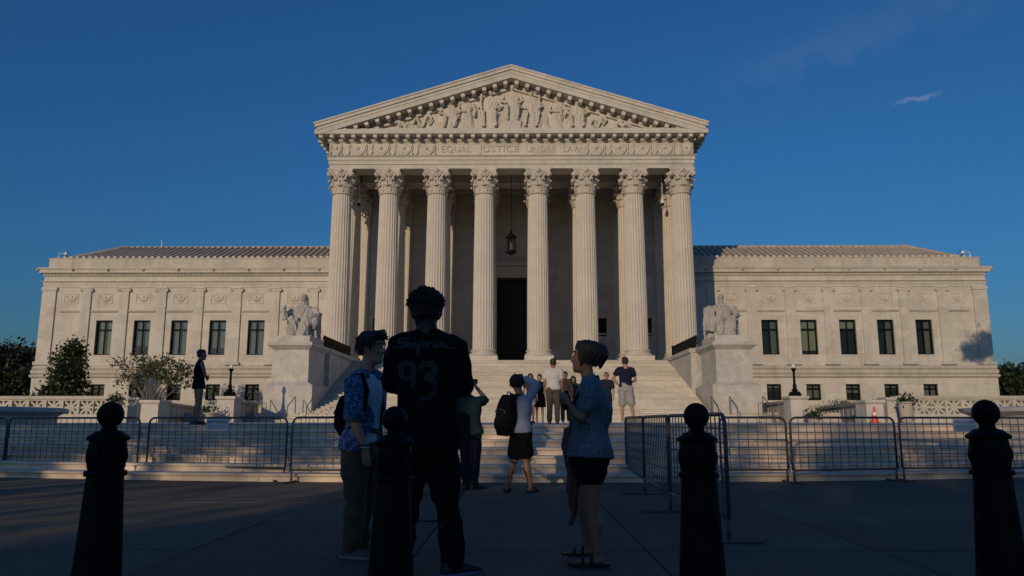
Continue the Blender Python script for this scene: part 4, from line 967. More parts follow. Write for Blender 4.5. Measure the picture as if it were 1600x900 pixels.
# ================================================================== barricades
def barricade_meshes(L, h=1.08):
    fr = []; r0 = .11; zb = .21
    pts = [(0, 0, zb)] + [(0, 0, h - r0)] + [(r0 - r0 * math.cos(t), 0, h - r0 + r0 * math.sin(t)) for t in (.4, .8, 1.2)] + [(r0, 0, h), (L - r0, 0, h)] + [(L - r0 + r0 * math.sin(t), 0, h - r0 + r0 * math.cos(t)) for t in (.4, .8, 1.2)] + [(L, 0, h - r0), (L, 0, zb)]
    f = MB().tube(pts, .019, 8); f.tube([(0, 0, zb), (L, 0, zb)], .017, 8)
    w = MB(); nb = int(L / .143)
    for i in range(1, nb): x = L * i / nb; w.tube([(x, .004, zb), (x, .004, h)], .0062, 5)
    for i in range(1, 7): z = zb + (h - zb) * i / 7; w.tube([(0, -.008, z), (L, -.008, z)], .0058, 5)
    foot = MB().tube([(0, 0, zb), (0, 0, .03)], .017, 8); foot.tube([(0, -.32, .03), (0, -.28, .012), (0, .28, .012), (0, .32, .03)], .014, 8)
    hook = MB().tube([(0, 0, 0), (.05, 0, 0), (.06, 0, -.02), (.06, 0, -.10)], .008, 6)
    fm, wm, tm_, hm = f.mesh('frame', True), w.mesh('wire_grid'), foot.mesh('foot', True), hook.mesh('hook', True)
    return fm, wm, tm_, hm
_bc = {}
def barricade(a, b, label, mat=None, group='steel crowd barricades', sign=None):
    mat = mat or galv
    a, b = Vector(a), Vector(b); d = b - a; L = round(d.length, 2); key = (L, mat.name)
    if key not in _bc:
        ms = barricade_meshes(L); [m_.materials.append(mat) for m_ in ms]; _bc[key] = ms
    fm, wm, tm_, hm = _bc[key]
    o = empty('crowd_barricade', (a.x, a.y, G), math.atan2(d.y, d.x)); tag(o, label, 'barricade', group)
    link('frame', fm, o); link('wire_grid', wm, o); link('foot', tm_, o, loc=(.02, 0, 0)); link('foot', tm_, o, loc=(L - .02, 0, 0))
    for z in (.82, .42): link('hook', hm, o, loc=(L, 0, z))
    if sign:
        x0, z = sign; s = empty('notice_sign', (0, 0, 0), 0); 
        wpos = o.matrix_basis @ Vector((x0, -.03, z)); s.location = wpos; s.rotation_euler = (0, 0, math.atan2(d.y, d.x)); tag(s, sign_label[0], 'sign', 'area closed notices'); sign_label.pop(0)
        MB().box(-.22, .22, -.004, .004, -.11, .11).build('board', sign_w, s)
        t = text_mesh('AREA CLOSED', .062, .0015); t.materials.append(ink); link('lettering', t, s, loc=(0, -.0065, .05), rot=(math.pi / 2, 0, 0))
        for q in range(3): MB().box(-.18, .18 - .05 * (q == 2), -.007, -.0042, -.012 - .03 * q - .004, -.012 - .03 * q + .004).build('text_line', ink, s)
    return o
sign_label = ['white printed AREA CLOSED notice on the left barricade', 'pale blue AREA CLOSED notice on the rightmost barricade behind the bollard']
def gp(u, v): p = ground(u, v); return (p.x, p.y, G)
barricade(gp(-205, 742), gp(3, 741), 'steel barricade cut off by the left edge of the picture')
barricade(gp(6, 741), gp(212, 747), 'steel mesh barricade at far left behind the leftmost bollard')
barricade(gp(227, 746), gp(445, 751), 'steel mesh barricade carrying a white notice, left of the young man')
barricade(gp(453, 754), gp(668, 757), 'steel mesh barricade behind the young man in the blue shirt')
barricade(gp(1240, 755), gp(1404, 752), 'mesh barricade in the row right of the corridor, middle one')
barricade(gp(1412, 751), gp(1625, 750), 'mesh barricade at the far right, behind the rightmost bollard')
barricade(gp(1128, 754), gp(1233, 754), 'short-looking mesh barricade just right of the oblique corridor barricades')
for bb, (uu, vv) in (('l', (335, 674)), ('r', (1512, 663))): pass
# signs, hung on the two barricades
def notice(a, b, u, label):
    a, b = Vector(a), Vector(b); d = (b - a); t = 0.0
    best = min(((abs(_px(a + d * (k / 200)) - u), k / 200) for k in range(201)))
    p = a + d * best[1]; s = empty('notice_sign', (p.x, p.y, G + .95), math.atan2(d.y, d.x)); tag(s, label, 'sign', 'area closed notices')
    MB().box(-.22, .22, -.034, -.026, -.11, .11).build('board', sign_w, s)
    tx = text_mesh('AREA CLOSED', .062, .0015); tx.materials.append(ink); link('lettering', tx, s, loc=(0, -.0365, .055), rot=(math.pi / 2, 0, 0))
    for q in range(3): MB().box(-.18, .18 - .06 * (q == 2), -.037, -.0342, -.012 - .03 * q - .004, -.012 - .03 * q + .004).build('text_line', ink, s)
def _px(p):
    x, y, z = p[0] - CX, p[1], p[2] - H
    xr = x * math.cos(YAW) - y * math.sin(YAW); yr = x * math.sin(YAW) + y * math.cos(YAW)
    return 800 + F * xr / (yr * _cp + z * _sp)
notice(gp(227, 746), gp(445, 751), 335, sign_label[0]); notice(gp(1412, 751), gp(1625, 750), 1515, sign_label[1])
# corridor of barricades seen nearly end on
P0, P1, P2, P3 = gp(1141, 850), gp(1048, 800), gp(1008, 772), gp(985, 752)
barricade(P0, P1, 'nearest oblique barricade of the corridor, behind the bollard right of the woman', galv_blue)
barricade(P1, P2, 'middle oblique barricade of the corridor', galv_blue)
barricade(P2, (P3[0] - .02, P3[1] + .3, G), 'farthest oblique barricade of the corridor, closest to the steps', galv_blue)
barricade(gp(640, 815), gp(682, 772), 'oblique barricade half hidden behind the tall man', galv_blue)
# small low barricade and handrail posts at the foot of the main stairs
for s_, side in ((-1, 'left'), (1, 'right')):
    mu = (lambda u: u) if s_ < 0 else (lambda u: 1601 - u)
    for k, u in enumerate((394, 448, 478)):
        a = at(mu(u), 655, 44.6); hr = empty('stair_handrail', (a.x, 44.6, PZ)); tag(hr, 'thin pale metal handrail at the foot of the %s stairs, %s' % (side, ('outermost', 'middle', 'innermost')[k]), 'handrail', 'stair handrails')
        MB().tube([(0, 0, 0), (0, 0, .85), (0, .15, .95), (0, 1.5, 1.5), (0, 1.6, 1.45), (0, 1.6, .5)], .028, 6).build('rail', galv, hr)
    a = at(mu(415), 655, 43.6); b = at(mu(362), 655, 43.6)
    fb = barricade((min(a.x, b.x), 43.6, 0), (max(a.x, b.x), 43.6, 0), 'small far-off barricade by the %s stair pedestal' % side, galv, 'barricades by the stairs'); fb.location.z = PZ
# traffic cone
p = at(1367, 655, 36.5); co = empty('traffic_cone', (p.x, 36.5, PZ)); tag(co, 'orange traffic cone with white collar in front of the right parapet', 'cone')
MB().box(-.19, .19, -.19, .19, 0, .04).build('base', orange, co); MB().lathe([(.15, .04), (.095, .34)], 20).build('lower_cone', orange, co); MB().lathe([(.0955, .34), (.075, .48)], 20).build('reflective_collar', white_m, co); MB().lathe([(.0745, .48), (.05, .66), (.03, .74), (.02, .75)], 20).build('upper_cone', orange, co)
# ================================================================== bollards
def fl_(a, z): return 1 - .03 * (math.cos(12 * a) > .55)
bol = []
bs = [MB().lathe([(.187, 0), (.187, .06), (.17, .09), (.164, .13), (.117, .79)], 72, rf=lambda a, z: 1 - (.035 * max(0, math.cos(12 * a)) ** 3 if .1 < z < .78 else 0)).mesh('post'),
      MB().lathe([(.112, .79), (.132, .795), (.138, .808), (.132, .822), (.118, .826)], 40).mesh('lower_ring'),
      MB().lathe([(.112, .826), (.120, .845), (.122, .96), (.116, .985)], 40).mesh('collar'),
      MB().lathe([(.116, .985), (.136, .99), (.140, 1.002), (.128, 1.012), (.108, 1.022), (.092, 1.035), (.06, 1.042), (.05, 1.05), (.05, 1.065)], 40).mesh('cap'),
      MB().ell((0, 0, 1.128), (.087, .087, .073), 32, 20).mesh('ball')]
stud_me = MB().ell((0, 0, 0), (.014, .014, .045), 8, 6).mesh('stud', True); stud_me.materials.append(iron)
for me in bs:
    for v in me.vertices: v.co = Vector((v.co.x * .81, v.co.y * .81, v.co.z))
for me in bs:
    me.materials.append(iron)
    b2 = bmesh.new(); b2.from_mesh(me); bmesh.ops.recalc_face_normals(b2, faces=b2.faces)
    for f in b2.faces: f.smooth = True
    for e in b2.edges:
        if len(e.link_faces) == 2 and e.calc_face_angle(0) > .5: e.smooth = False
    b2.to_mesh(me); b2.free()
YB = 4.35
for (u, v, lab) in [(173, 648, 'leftmost'), (617, 655, 'second from left, in front of the young man'), (1088, 650, 'third from left, right of the woman'), (1540, 645, 'rightmost')]:
    p = at(u, v, YB); o = empty('bollard', (p.x, YB, p.z - 1.128)); tag(o, 'black cast iron bollard with ball finial, %s' % lab, 'bollard', 'row of bollards')
    for me in bs: link(me.name, me, o)
    for k in range(8): a = math.pi / 4 * k; link('stud', stud_me, o, loc=(.097 * math.cos(a), .097 * math.sin(a), .905))
# ================================================================== people
def skin_mat(name, c): return mat_plain(name, c, .55, var=.06, scale=8)
skin_l = skin_mat('light_skin', (.42, .23, .15)); skin_m = skin_mat('tan_skin', (.29, .145, .09)); skin_d = skin_mat('dark_skin', (.03, .016, .011))
hair_bk = mat_plain('black_hair', (.010, .008, .007), .55, bump=.5, bscale=120); hair_br = mat_plain('brown_hair', (.03, .017, .010), .5, bump=.5, bscale=120); hair_gr = mat_plain('grey_brown_hair', (.016, .012, .009), .5, bump=.5, bscale=120)
eye_m = mat_plain('eye_white', (.30, .28, .26), .3); iris_m = mat_plain('iris', (.02, .015, .01), .15); teeth_m = mat_plain('teeth', (.65, .62, .55), .3)
black_cloth = mat_fabric('black_cloth', (.005, .005, .006)); navy = mat_fabric('navy_cloth', (.012, .016, .045)); white_cloth = mat_fabric('white_cotton', (.62, .60, .58)); grey_short = mat_fabric('grey_shorts_cloth', (.36, .35, .34)); khaki = mat_fabric('khaki_cloth', (.105, .075, .045)); olive_brown = mat_fabric('brown_trousers', (.10, .085, .07))
blue_shirt_m = mat_fabric('blue_patterned_cotton', (.03, .07, .17), (.15, .24, .38), 34, .47, .58); speckle_m = mat_fabric('blue_speckled_cotton', (.085, .092, .115), (.28, .29, .32), 140, .48, .58)
green_m = mat_fabric('dark_green_cotton', (.035, .07, .055)); lblue_m = mat_fabric('light_blue_cotton', (.30, .35, .46)); tee_m = mat_fabric('pale_blue_tee', (.60, .64, .74)); pink_m = mat_fabric('dusty_pink_knit', (.15, .085, .08)); denim = mat_fabric('dark_denim', (.018, .022, .035)); skirt_m = mat_fabric('light_skirt', (.35, .33, .30)); maroon = mat_fabric('dark_print', (.03, .018, .02), (.10, .07, .05), 50)
shoe_blk = mat_plain('black_shoe', (.012, .012, .013), .5); shoe_tan = mat_plain('tan_shoe', (.09, .075, .06), .6); shoe_wht = mat_plain('white_shoe', (.5, .5, .5), .5); sole_m = mat_plain('rubber_sole', (.25, .24, .23), .8)
print_m = mat_plain('jersey_print', (.028, .027, .029), .7); print_d = mat_plain('jersey_number', (.055, .035, .045), .6)
def ering(c, ax, ay, a, b, n=16):
    return [c + ax * (a * math.cos(2 * math.pi * j / n)) + ay * (b * math.sin(2 * math.pi * j / n)) for j in range(n)]
def limb(mb, pts, rad, n=12, flat=1.0, ref=None):
    """tapered limb through joints, rounded ends"""
    pts = [Vector(p) for p in pts]; P, Rr = [], []
    for i in range(len(pts) - 1):
        for k in range(4):
            t = k / 4; P.append(pts[i].lerp(pts[i + 1], t)); Rr.append(rad[i] + (rad[i + 1] - rad[i]) * t)
    P.append(pts[-1]); Rr.append(rad[-1])
    d0 = (P[1] - P[0]).normalized(); d1 = (P[-1] - P[-2]).normalized()
    P = [P[0] - d0 * Rr[0] * .8, P[0] - d0 * Rr[0] * .5] + P + [P[-1] + d1 * Rr[-1] * .5, P[-1] + d1 * Rr[-1] * .8]; Rr = [Rr[0] * .45, Rr[0] * .85] + Rr + [Rr[-1] * .85, Rr[-1] * .45]
    mb.tube(P, Rr, n)
def hand(mb, wrist, direction, palm_n, s=1.0, curl=.5, thumb_side=1):
    """palm, four unequal bent fingers and a thumb from the side of the palm"""
    d = Vector(direction).normalized(); pn = Vector(palm_n); pn = (pn - d * pn.dot(d)).normalized(); side = d.cross(pn) * thumb_side
    w = Vector(wrist); rings_ = []
    for t, a, b in ((-.01, .026, .021), (.02, .034, .018), (.055, .041, .016), (.085, .040, .014), (.098, .034, .010)):
        rings_.append(ering(w + d * t * s, side, pn, a * s, b * s, 12))
    mb.rings(rings_)
    for k, (off, ln) in enumerate(((.030, .072), (.010, .082), (-.011, .076), (-.030, .060))):
        p = w + d * (.085 * s) + side * (off * s); pts = [p]; dd = d.copy(); rr = [.0092 * s]
        for q in range(3):
            ang = curl * (.55 + .25 * q); dd = (dd * math.cos(ang) + pn * math.sin(ang)).normalized(); p = p + dd * (ln * s * (.42, .33, .25)[q]); pts.append(p); rr.append((.0088, .0082, .0072)[q] * s)
            pnv = dd.cross(side).normalized(); pn_l = pnv if pnv.dot(pn) > 0 else -pnv
        mb.tube([pts[0] - d * .02 * s] + pts + [pts[-1] + dd * .006 * s], [.009 * s] + rr + [.003 * s], 8)
    p = w + d * (.02 * s) + side * (.026 * s); t1 = p + (d * .55 + side * .75 + pn * .25).normalized() * .045 * s; t2 = t1 + (d * .85 + side * .25 + pn * .35).normalized() * .032 * s; t3 = t2 + (d * .9 + pn * .4).normalized() * .022 * s
    mb.tube([p - side * .012 * s, p, t1, t2, t3], [.013 * s, .014 * s, .0115 * s, .0102 * s, .005 * s], 8)
HEAD = [(-.117, .020, .084, .040), (-.108, .040, .095, .005), (-.09, .051, .099, -.03), (-.065, .060, .096, -.05), (-.04, .066, .094, -.068), (-.015, .070, .093, -.082), (.01, .073, .089, -.092), (.033, .075, .096, -.099), (.06, .0745, .094, -.102), (.085, .067, .083, -.094), (.105, .050, .058, -.073), (.117, .024, .018, -.040)]
def head_frame(c, fwd, up):
    up = Vector(up).normalized(); f = Vector(fwd); f = (f - up * f.dot(up)).normalized(); r = f.cross(up)
    return lambda x, y, z, s=1.0: Vector(c) + (r * x + f * y + up * z) * s
def head(mb, hf, s):
    rr = []
    for (z, w, yf, yb) in HEAD:
        cy, hd = (yf + yb) / 2, (yf - yb) / 2
        rr.append([hf(w * math.cos(a) * (1 if abs(math.cos(a)) < .98 else 1), cy + hd * math.sin(a), z, s) for a in [2 * math.pi * j / 24 for j in range(24)]])
    mb.rings(rr)
    mb.tube([hf(0, .088, .028, s), hf(0, .100, .008, s), hf(0, .117, -.018, s), hf(0, .112, -.030, s), hf(0, .092, -.034, s)], [.007 * s, .009 * s, .0125 * s, .013 * s, .009 * s], 8)
    for k in (-1, 1):
        mb.tube([hf(k * .009, .098, -.029, s), hf(k * .013, .103, -.029, s), hf(k * .012, .092, -.03, s)], [.006 * s, .008 * s, .005 * s], 6)
        mb.tube([hf(k * .068, .002, .02, s), hf(k * .082, -.012, .022, s), hf(k * .085, -.016, -.002, s), hf(k * .078, -.006, -.028, s), hf(k * .068, .004, -.032, s)], [.008 * s, .010 * s, .010 * s, .009 * s, .006 * s], 7)
        mb.tube([hf(k * .012, .094, .040, s), hf(k * .035, .091, .042, s), hf(k * .056, .074, .036, s)], [.007 * s, .008 * s, .006 * s], 6)
        mb.tube([hf(k * .03, .088, -.02, s), hf(k * .05, .07, -.025, s)], [.012 * s, .012 * s], 7)
    mb.tube([hf(-.022, .088, -.056, s), hf(0, .098, -.053, s), hf(.022, .088, -.056, s)], [.004 * s, .0065 * s, .004 * s], 7)
    mb.tube([hf(-.018, .087, -.068, s), hf(0, .0965, -.069, s), hf(.018, .087, -.068, s)], [.004 * s, .007 * s, .004 * s], 7)
class Person:
    def __init__(p, label, base, facing, height, name='person', group=None):
        """base: point under the hips on the ground; facing: unit xy vector the chest points to"""
        p.base = Vector(base); f = Vector((facing[0], facing[1], 0)).normalized(); p.f = f; p.r = f.cross(Vector((0, 0, 1))); p.h = height; p.s = height / 1.75
        p.root = empty(name, p.base); tag(p.root, label, 'person', group); p.J = {}
        S = p.s
        def L(x, y, z): return p.base + (p.r * x + p.f * y) * S + Vector((0, 0, z * S))
        p.L = L
        for k, sd in (('l', -1), ('r', 1)):
            p.J['sh' + k] = L(sd * .185, -.01, 1.43); p.J['el' + k] = L(sd * .235, -.02, 1.13); p.J['wr' + k] = L(sd * .235, .06, .88); p.J['hd' + k] = (p.f * .15 + Vector((0, 0, -1)))
            p.J['hi' + k] = L(sd * .09, 0, .92); p.J['kn' + k] = L(sd * .10, .02, .50); p.J['an' + k] = L(sd * .105, -.02, .085); p.J['toe' + k] = p.f.copy()
            p.J['pn' + k] = p.r * -sd
        p.J['neck'] = L(0, -.02, 1.49); p.J['head'] = L(0, .015, 1.635); p.J['look'] = p.f.copy(); p.J['hup'] = Vector((0, 0, 1)); p.curl = {'l': .45, 'r': .45}
        p.sex = 'm'; p.girth = 1.0; p.vox = .010; p.bend = None; p.hs = 1.06
    def mid(p, a, b): return (p.J[a] + p.J[b]) / 2
    def torso_rings(p, e=0.0, top=True, z_lo=None, flare=0.0, grow=1.0):
        J, S = p.J, p.s; hip, sh = p.mid('hil', 'hir'), p.mid('shl', 'shr'); up = (sh - hip); T = up.length; u = up.normalized()
        def side(t):
            v = (J['hir'] - J['hil']).normalized().lerp((J['shr'] - J['shl']).normalized(), t); v = v - u * v.dot(u); return v.normalized()
        g = p.girth * grow
        prof = [(-.14, .150, .112), (-.02, .168, .118), (.12, .165, .115), (.32, .143, .102), (.5, .148, .105), (.72, .168, .116), (.88, .178, .105), (.97, .165, .088), (1.03, .115, .072)] if p.sex == 'm' else \
               [(-.14, .152, .118), (-.02, .175, .125), (.12, .165, .118), (.35, .128, .098), (.52, .136, .112), (.70, .150, .128), (.86, .160, .100), (.97, .145, .080), (1.03, .10, .068)]
        out = []
        for (t, a, b) in prof:
            if z_lo is not None and t < z_lo: continue
            v = side(max(0, min(1, t))); w = u.cross(v)
            fl = flare * max(0, .35 - t) / .35
            c = hip + u * (T * t) + (p.bend * (math.sin(math.pi * max(0, min(1, t)))) if p.bend is not None else Vector())
            out.append(ering(c, v, w, (a * S) * g + e + fl, (b * S) * g + e + fl, 20))
        return out
    def body(p, mat, hands=True):
        J, S, mb = p.J, p.s, MB(); g = .5 + .5 * p.girth; wf = 1.0 if p.sex == 'm' else .9
        mb.rings(p.torso_rings())
        [limb(mb, [p.mid('shl', 'shr').lerp(J['neck'], .7), J['sh' + k_].lerp(p.mid('shl', 'shr'), .15) + Vector((0, 0, .01))], [.052 * S * wf, .042 * S * wf]) for k_ in 'lr']
        mb.tube([p.mid('shl', 'shr') - Vector((0, 0, .04)), J['neck'], J['head'] - (J['hup'].normalized()) * .04 * S], [.075 * S * wf, .060 * S * wf, .056 * S * wf], 14)
        hf = head_frame(J['head'], J['look'], J['hup']); p.hf = hf; head(mb, hf, S * p.hs)
        for k, sd in (('l', -1), ('r', 1)):
            limb(mb, [J['sh' + k], J['el' + k], J['wr' + k]], [.054 * S * g * wf, .041 * S * g * wf, .027 * S * wf]); e_, w_ = J['el' + k], J['wr' + k]
            limb(mb, [e_.lerp(w_, .08), e_.lerp(w_, .3), w_], [.040 * S * wf, .043 * S * wf, .026 * S * wf])
            hand(mb, w_, J['hd' + k], J['pn' + k], S * (1.0 if p.sex == 'm' else .92), p.curl[k], -sd if True else sd)
            limb(mb, [J['hi' + k], J['hi' + k].lerp(J['kn' + k], .35), J['kn' + k], J['an' + k]], [.088 * S * g, .082 * S * g, .054 * S * g, .036 * S], 14)
            back = -(J['toe' + k]); kn, an = J['kn' + k], J['an' + k]
            limb(mb, [kn.lerp(an, .1) + back * .01, kn.lerp(an, .32) + back * .022 * S, kn.lerp(an, .7)], [.046 * S * g, .054 * S * g, .036 * S], 12)
            t = J['toe' + k].normalized(); a0 = an - Vector((0, 0, .035 * S))
            mb.tube([a0 - t * .055 * S, a0 - t * .03 * S, a0 + t * .04 * S - Vector((0, 0, .012 * S)), a0 + t * .12 * S - Vector((0, 0, .026 * S)), a0 + t * .175 * S - Vector((0, 0, .030 * S)), a0 + t * .195 * S - Vector((0, 0, .032 * S))], [.02 * S, .038 * S, .040 * S, .036 * S, .026 * S, .012 * S], 10)
        me = remesh(mb, p.vox, 3, 'body'); return p.put('body', me, mat)
    def put(p, name, me, mat, parent=None):
        me.transform(Matrix.Translation(-p.base)); o = link(name, me, parent or p.root, mat); return o
    def face(p):
        S, hf = p.s * p.hs, p.hf
        for k in (-1, 1):
            e = p.put('eye', MB().ell(hf(k * .031, .0745, .012, S), (.0115 * S,) * 3, 12, 8).mesh('eye', True), eye_m); p.put('iris', MB().ell(hf(k * .031, .0825, .012, S), (.0052 * S,) * 3, 8, 6).mesh('iris', True), iris_m, e)
            b = p.put('eyebrow', MB().tube([hf(k * .014, .100, .040, S), hf(k * .035, .098, .045, S), hf(k * .055, .082, .038, S)], [.003 * S, .004 * S, .002 * S], 6).mesh('eyebrow', True), hair_br)
        p.put('mouth', MB().tube([hf(-.022, .088, -.061, S), hf(0, .0985, -.062, S), hf(.022, .088, -.061, S)], [.002 * S, .0045 * S, .002 * S], 6).mesh('mouth', True), mat_lip)
    def top(p, mat, sleeve=.55, hem=-.1, loose=.016, name='shirt', wr=.006, flare=0.0, seed=1, elbow_r=None, neck=True, grow=1.0):
        J, S, mb = p.J, p.s, MB(); rr = p.torso_rings(loose, z_lo=hem, flare=flare, grow=grow)
        mb.rings(rr)
        c = p.mid('shl', 'shr')
        if neck:
            mb.tube([c - Vector((0, 0, .05)), c.lerp(J['neck'], .55)], [.105 * S, .073 * S], 14)
            for k in 'lr': limb(mb, [c.lerp(J['neck'], .62), J['sh' + k].lerp(c, .12) + Vector((0, 0, .012))], [.056 * S + loose * .4, .045 * S + loose * .6])
        wf = 1.0 if p.sex == 'm' else .9; g = .5 + .5 * p.girth
        for k in 'lr':
            if sleeve <= 0:
                limb(mb, [c.lerp(J['sh' + k], .55), c.lerp(J['sh' + k], .85)], [.075 * S, .066 * S]); continue
            s_, e_, w_ = J['sh' + k], J['el' + k], J['wr' + k]; r0 = .056 * S * g * wf + loose
            if sleeve <= 1: pts, rad = [s_, s_.lerp(e_, sleeve)], [r0, r0 * (1.0 - .08 * sleeve) + .006]
            else: pts, rad = [s_, e_, e_.lerp(w_, sleeve - 1)], [r0, .044 * S * wf + loose, .031 * S * wf + loose * .8]
            limb(mb, [c.lerp(s_, .6)] + pts, [r0 * 1.05] + rad)
        me = remesh(mb, p.vox * 1.1, 4, name); wrinkle(me, wr, 22, seed, (1, 1, 1), 10); return p.put(name, me, mat)
    def bottom(p, mat, length=1.95, loose=.014, name='trousers', wr=.005, seed=2, hem_r=None):
        """length 1 = knee, 2 = ankle"""
        J, S, mb = p.J, p.s, MB(); g = .5 + .5 * p.girth
        rr = p.torso_rings(loose * .8); mb.rings(rr[:4])
        for k in 'lr':
            h_, k_, a_ = J['hi' + k], J['kn' + k], J['an' + k]
            if length <= 1: pts, rad = [h_, h_.lerp(k_, length)], [.096 * S * g + loose, (hem_r or .082 * S * g) + loose]
            else: pts, rad = [h_, h_.lerp(k_, .4), k_, k_.lerp(a_, length - 1)], [.092 * S * g + loose, .086 * S * g + loose, .062 * S * g + loose, (hem_r or .052 * S) + loose]
            limb(mb, pts, rad, 14)
        me = remesh(mb, p.vox * 1.1, 4, name); wrinkle(me, wr, 20, seed, (1, 1, 1.4), 10); return p.put(name, me, mat)
    def dress(p, mat, hem, loose=.012, flare=.03, name='dress', seed=3):
        J, S, mb = p.J, p.s, MB(); mb.rings(p.torso_rings(loose)); c = p.mid('shl', 'shr')
        for k in 'lr': limb(mb, [c.lerp(J['sh' + k], .3), c.lerp(J['sh' + k], .8)], [.08 * S, .062 * S])
        hip = p.mid('hil', 'hir'); kn = p.mid('knl', 'knr'); r = (J['hir'] - J['hil']).normalized(); w = Vector((0, 0, 1)).cross(r)
        mb.rings([ering(hip + Vector((0, 0, .1 * S)), r, w, .17 * S, .125 * S), ering(hip, r, w, .185 * S + flare * .3, .14 * S + flare * .3), ering(hip.lerp(kn, hem), r, w, .185 * S + flare, .14 * S + flare)])
        me = remesh(mb, p.vox * 1.1, 4, name); wrinkle(me, .006, 18, seed, (1.3, 1.3, .6), 10); return p.put(name, me, mat)
    def shoes(p, mat, sole=None, sandal=False):
        J, S = p.J, p.s
        for k in 'lr':
            an, t = J['an' + k], J['toe' + k].normalized(); z = Vector((0, 0, 1)); sd = t.cross(z); g0 = Vector((an.x, an.y, an.z - .085 * S))
            mb = MB()
            if not sandal:
                mb.rings([[g0 + t * (y * S) + sd * (x * S * w) + z * (zz * S) for x, zz in ((-.9, .012), (-1, .03), (-.75, h * .8), (-.3, h), (.3, h), (.75, h * .8), (1, .03), (.9, .012))] for y, w, h in ((-.085, .02, .05), (-.075, .036, .085), (-.02, .042, .10), (.03, .043, .092), (.10, .048, .068), (.16, .047, .055), (.20, .036, .044), (.22, .014, .03))])
                me = mb.mesh('shoe', True)
            else:
                for y in (.05, .12): mb.tube([g0 + sd * (.046 * S * math.cos(a)) + t * (y * S) + z * (S * (.02 + .062 * math.sin(a) * (1 if y < .1 else .72))) for a in [math.pi * i / 8 for i in range(9)]], .013 * S, 6)
                me = mb.mesh('sandal_strap', True)
            o = p.put('shoe' if not sandal else 'sandal_strap', me, mat)
            m2 = MB(); m2.rings([[g0 + t * (y * S) + sd * (x * S * w) + z * zz for x, zz in ((-1, .002), (-1, .022), (1, .022), (1, .002))] for y, w in ((-.095, .022), (-.075, .04), (0, .044), (.09, .051), (.16, .049), (.205, .036), (.228, .012))])
            p.put('sole', m2.mesh('sole'), sole or mat, o)
    def hair(p, mat, kind='short', seed=4):
        S, hf, mb = p.s * p.hs, p.hf, MB(); r = random.Random(seed)
        cap = [(.0, .0785, .02, -.103), (.03, .081, .055, -.110), (.06, .082, .092, -.113), (.085, .076, .094, -.106), (.11, .060, .075, -.086), (.128, .030, .035, -.048)]
        if kind in ('short', 'mop', 'bob', 'long', 'tied'):
            low = [(-.05, .060, -.04, -.088), (-.02, .0765, -.005, -.099)]
            g = {'short': 1.0, 'mop': 1.05, 'bob': 1.06, 'long': 1.06, 'tied': 1.05}[kind]
            rr = []
            for (z, w, yf, yb) in low + cap:
                cy, hd = (yf + yb) / 2, (yf - yb) / 2; rr.append([hf(g * w * math.cos(a), g * (cy + hd * math.sin(a)), z * (g if z > 0 else 1), S) for a in [2 * math.pi * j / 20 for j in range(20)]])
            mb.rings(rr)
            if kind == 'mop':
                for q in range(60):
                    a = r.uniform(-3.14, 3.14); z = r.uniform(.10, .14) if abs(a) < .9 else r.uniform(.0, .09); x, y = .075 * math.sin(a), .09 * math.cos(a) - (.012 if abs(a) > 1.5 else 0)
                    mb.tube([hf(x * .6, y * .6 - .01, .12, S), hf(x * 1.05, y * 1.05, z * .9 + .02, S), hf(x * 1.22, y * 1.2 + .005, z - .035, S)], [.020 * S, .017 * S, .004 * S], 6)
            if kind == 'bob':
                for q in range(30):
                    a = r.uniform(1.2, 5.08); x, y = .08 * math.sin(a), .10 * math.cos(a)
                    mb.tube([hf(x * .5, y * .5, .125, S), hf(x * 1.1, y * 1.3, .085, S), hf(x * 1.08, y * 1.55, .045 + r.uniform(-.01, .01), S), hf(x * .95, y * 1.15, -.05 + r.uniform(-.025, .02), S)], [.022 * S, .026 * S, .02 * S, .006 * S], 6)
                for q in range(10):
                    a = r.uniform(-1.2, 1.2); mb.tube([hf(.02 * math.sin(a), -.02, .13, S), hf(.07 * math.sin(a), .07 * math.cos(a), .115, S), hf(.08 * math.sin(a), .080 * math.cos(a) + .01, .095, S)], [.02 * S, .018 * S, .008 * S], 6)
            if kind == 'long':
                for q in range(26):
                    a = r.uniform(1.35, 4.93); x, y = .08 * math.sin(a), .10 * math.cos(a)
                    mb.tube([hf(x * .5, y * .5, .12, S), hf(x * 1.1, y * 1.1, .04, S), hf(x * 1.2, y * 1.1, -.08, S), hf(x * 1.3, y * 1.0 - .01, -.24 + r.uniform(-.05, .05), S)], [.02 * S, .022 * S, .024 * S, .008 * S], 6)
            if kind == 'tied': mb.ell(hf(0, -.135, .03, S), (.042 * S,) * 3, 10, 8)
            me = remesh(mb, .006 if p.vox < .012 else .011, 1, 'hair'); wrinkle(me, .003, 70, seed, (1, 1, .5), 10); ho = p.put('hair', me, mat)
            if kind in ('mop', 'bob'):
                ms = MB()
                for q in range(260):
                    a = r.uniform(-3.14, 3.14); x, y = math.sin(a), math.cos(a)
                    if kind == 'bob' and abs(a) < 1.15: continue
                    z1_ = r.uniform(.085, .125) if abs(a) < .9 else r.uniform(-.03, .09); o_ = 1.10 + r.uniform(0, .1)
                    ms.tube([hf(x * .03, y * .03 - .012, .132, S), hf(x * .075 * o_, y * .093 * o_, .08, S), hf(x * .086 * o_, y * .104 * o_, (z1_ + .08) / 2, S), hf(x * .09 * o_ + r.uniform(-.012, .012), y * .106 * o_ + r.uniform(-.012, .012), z1_ - .02, S)], [.004 * S, .0045 * S, .004 * S, .0008], 5)
                p.put('hair_strands', ms.mesh('hair_strands', True), mat, ho)
            return ho
        # curly top with short sides
        rr = []
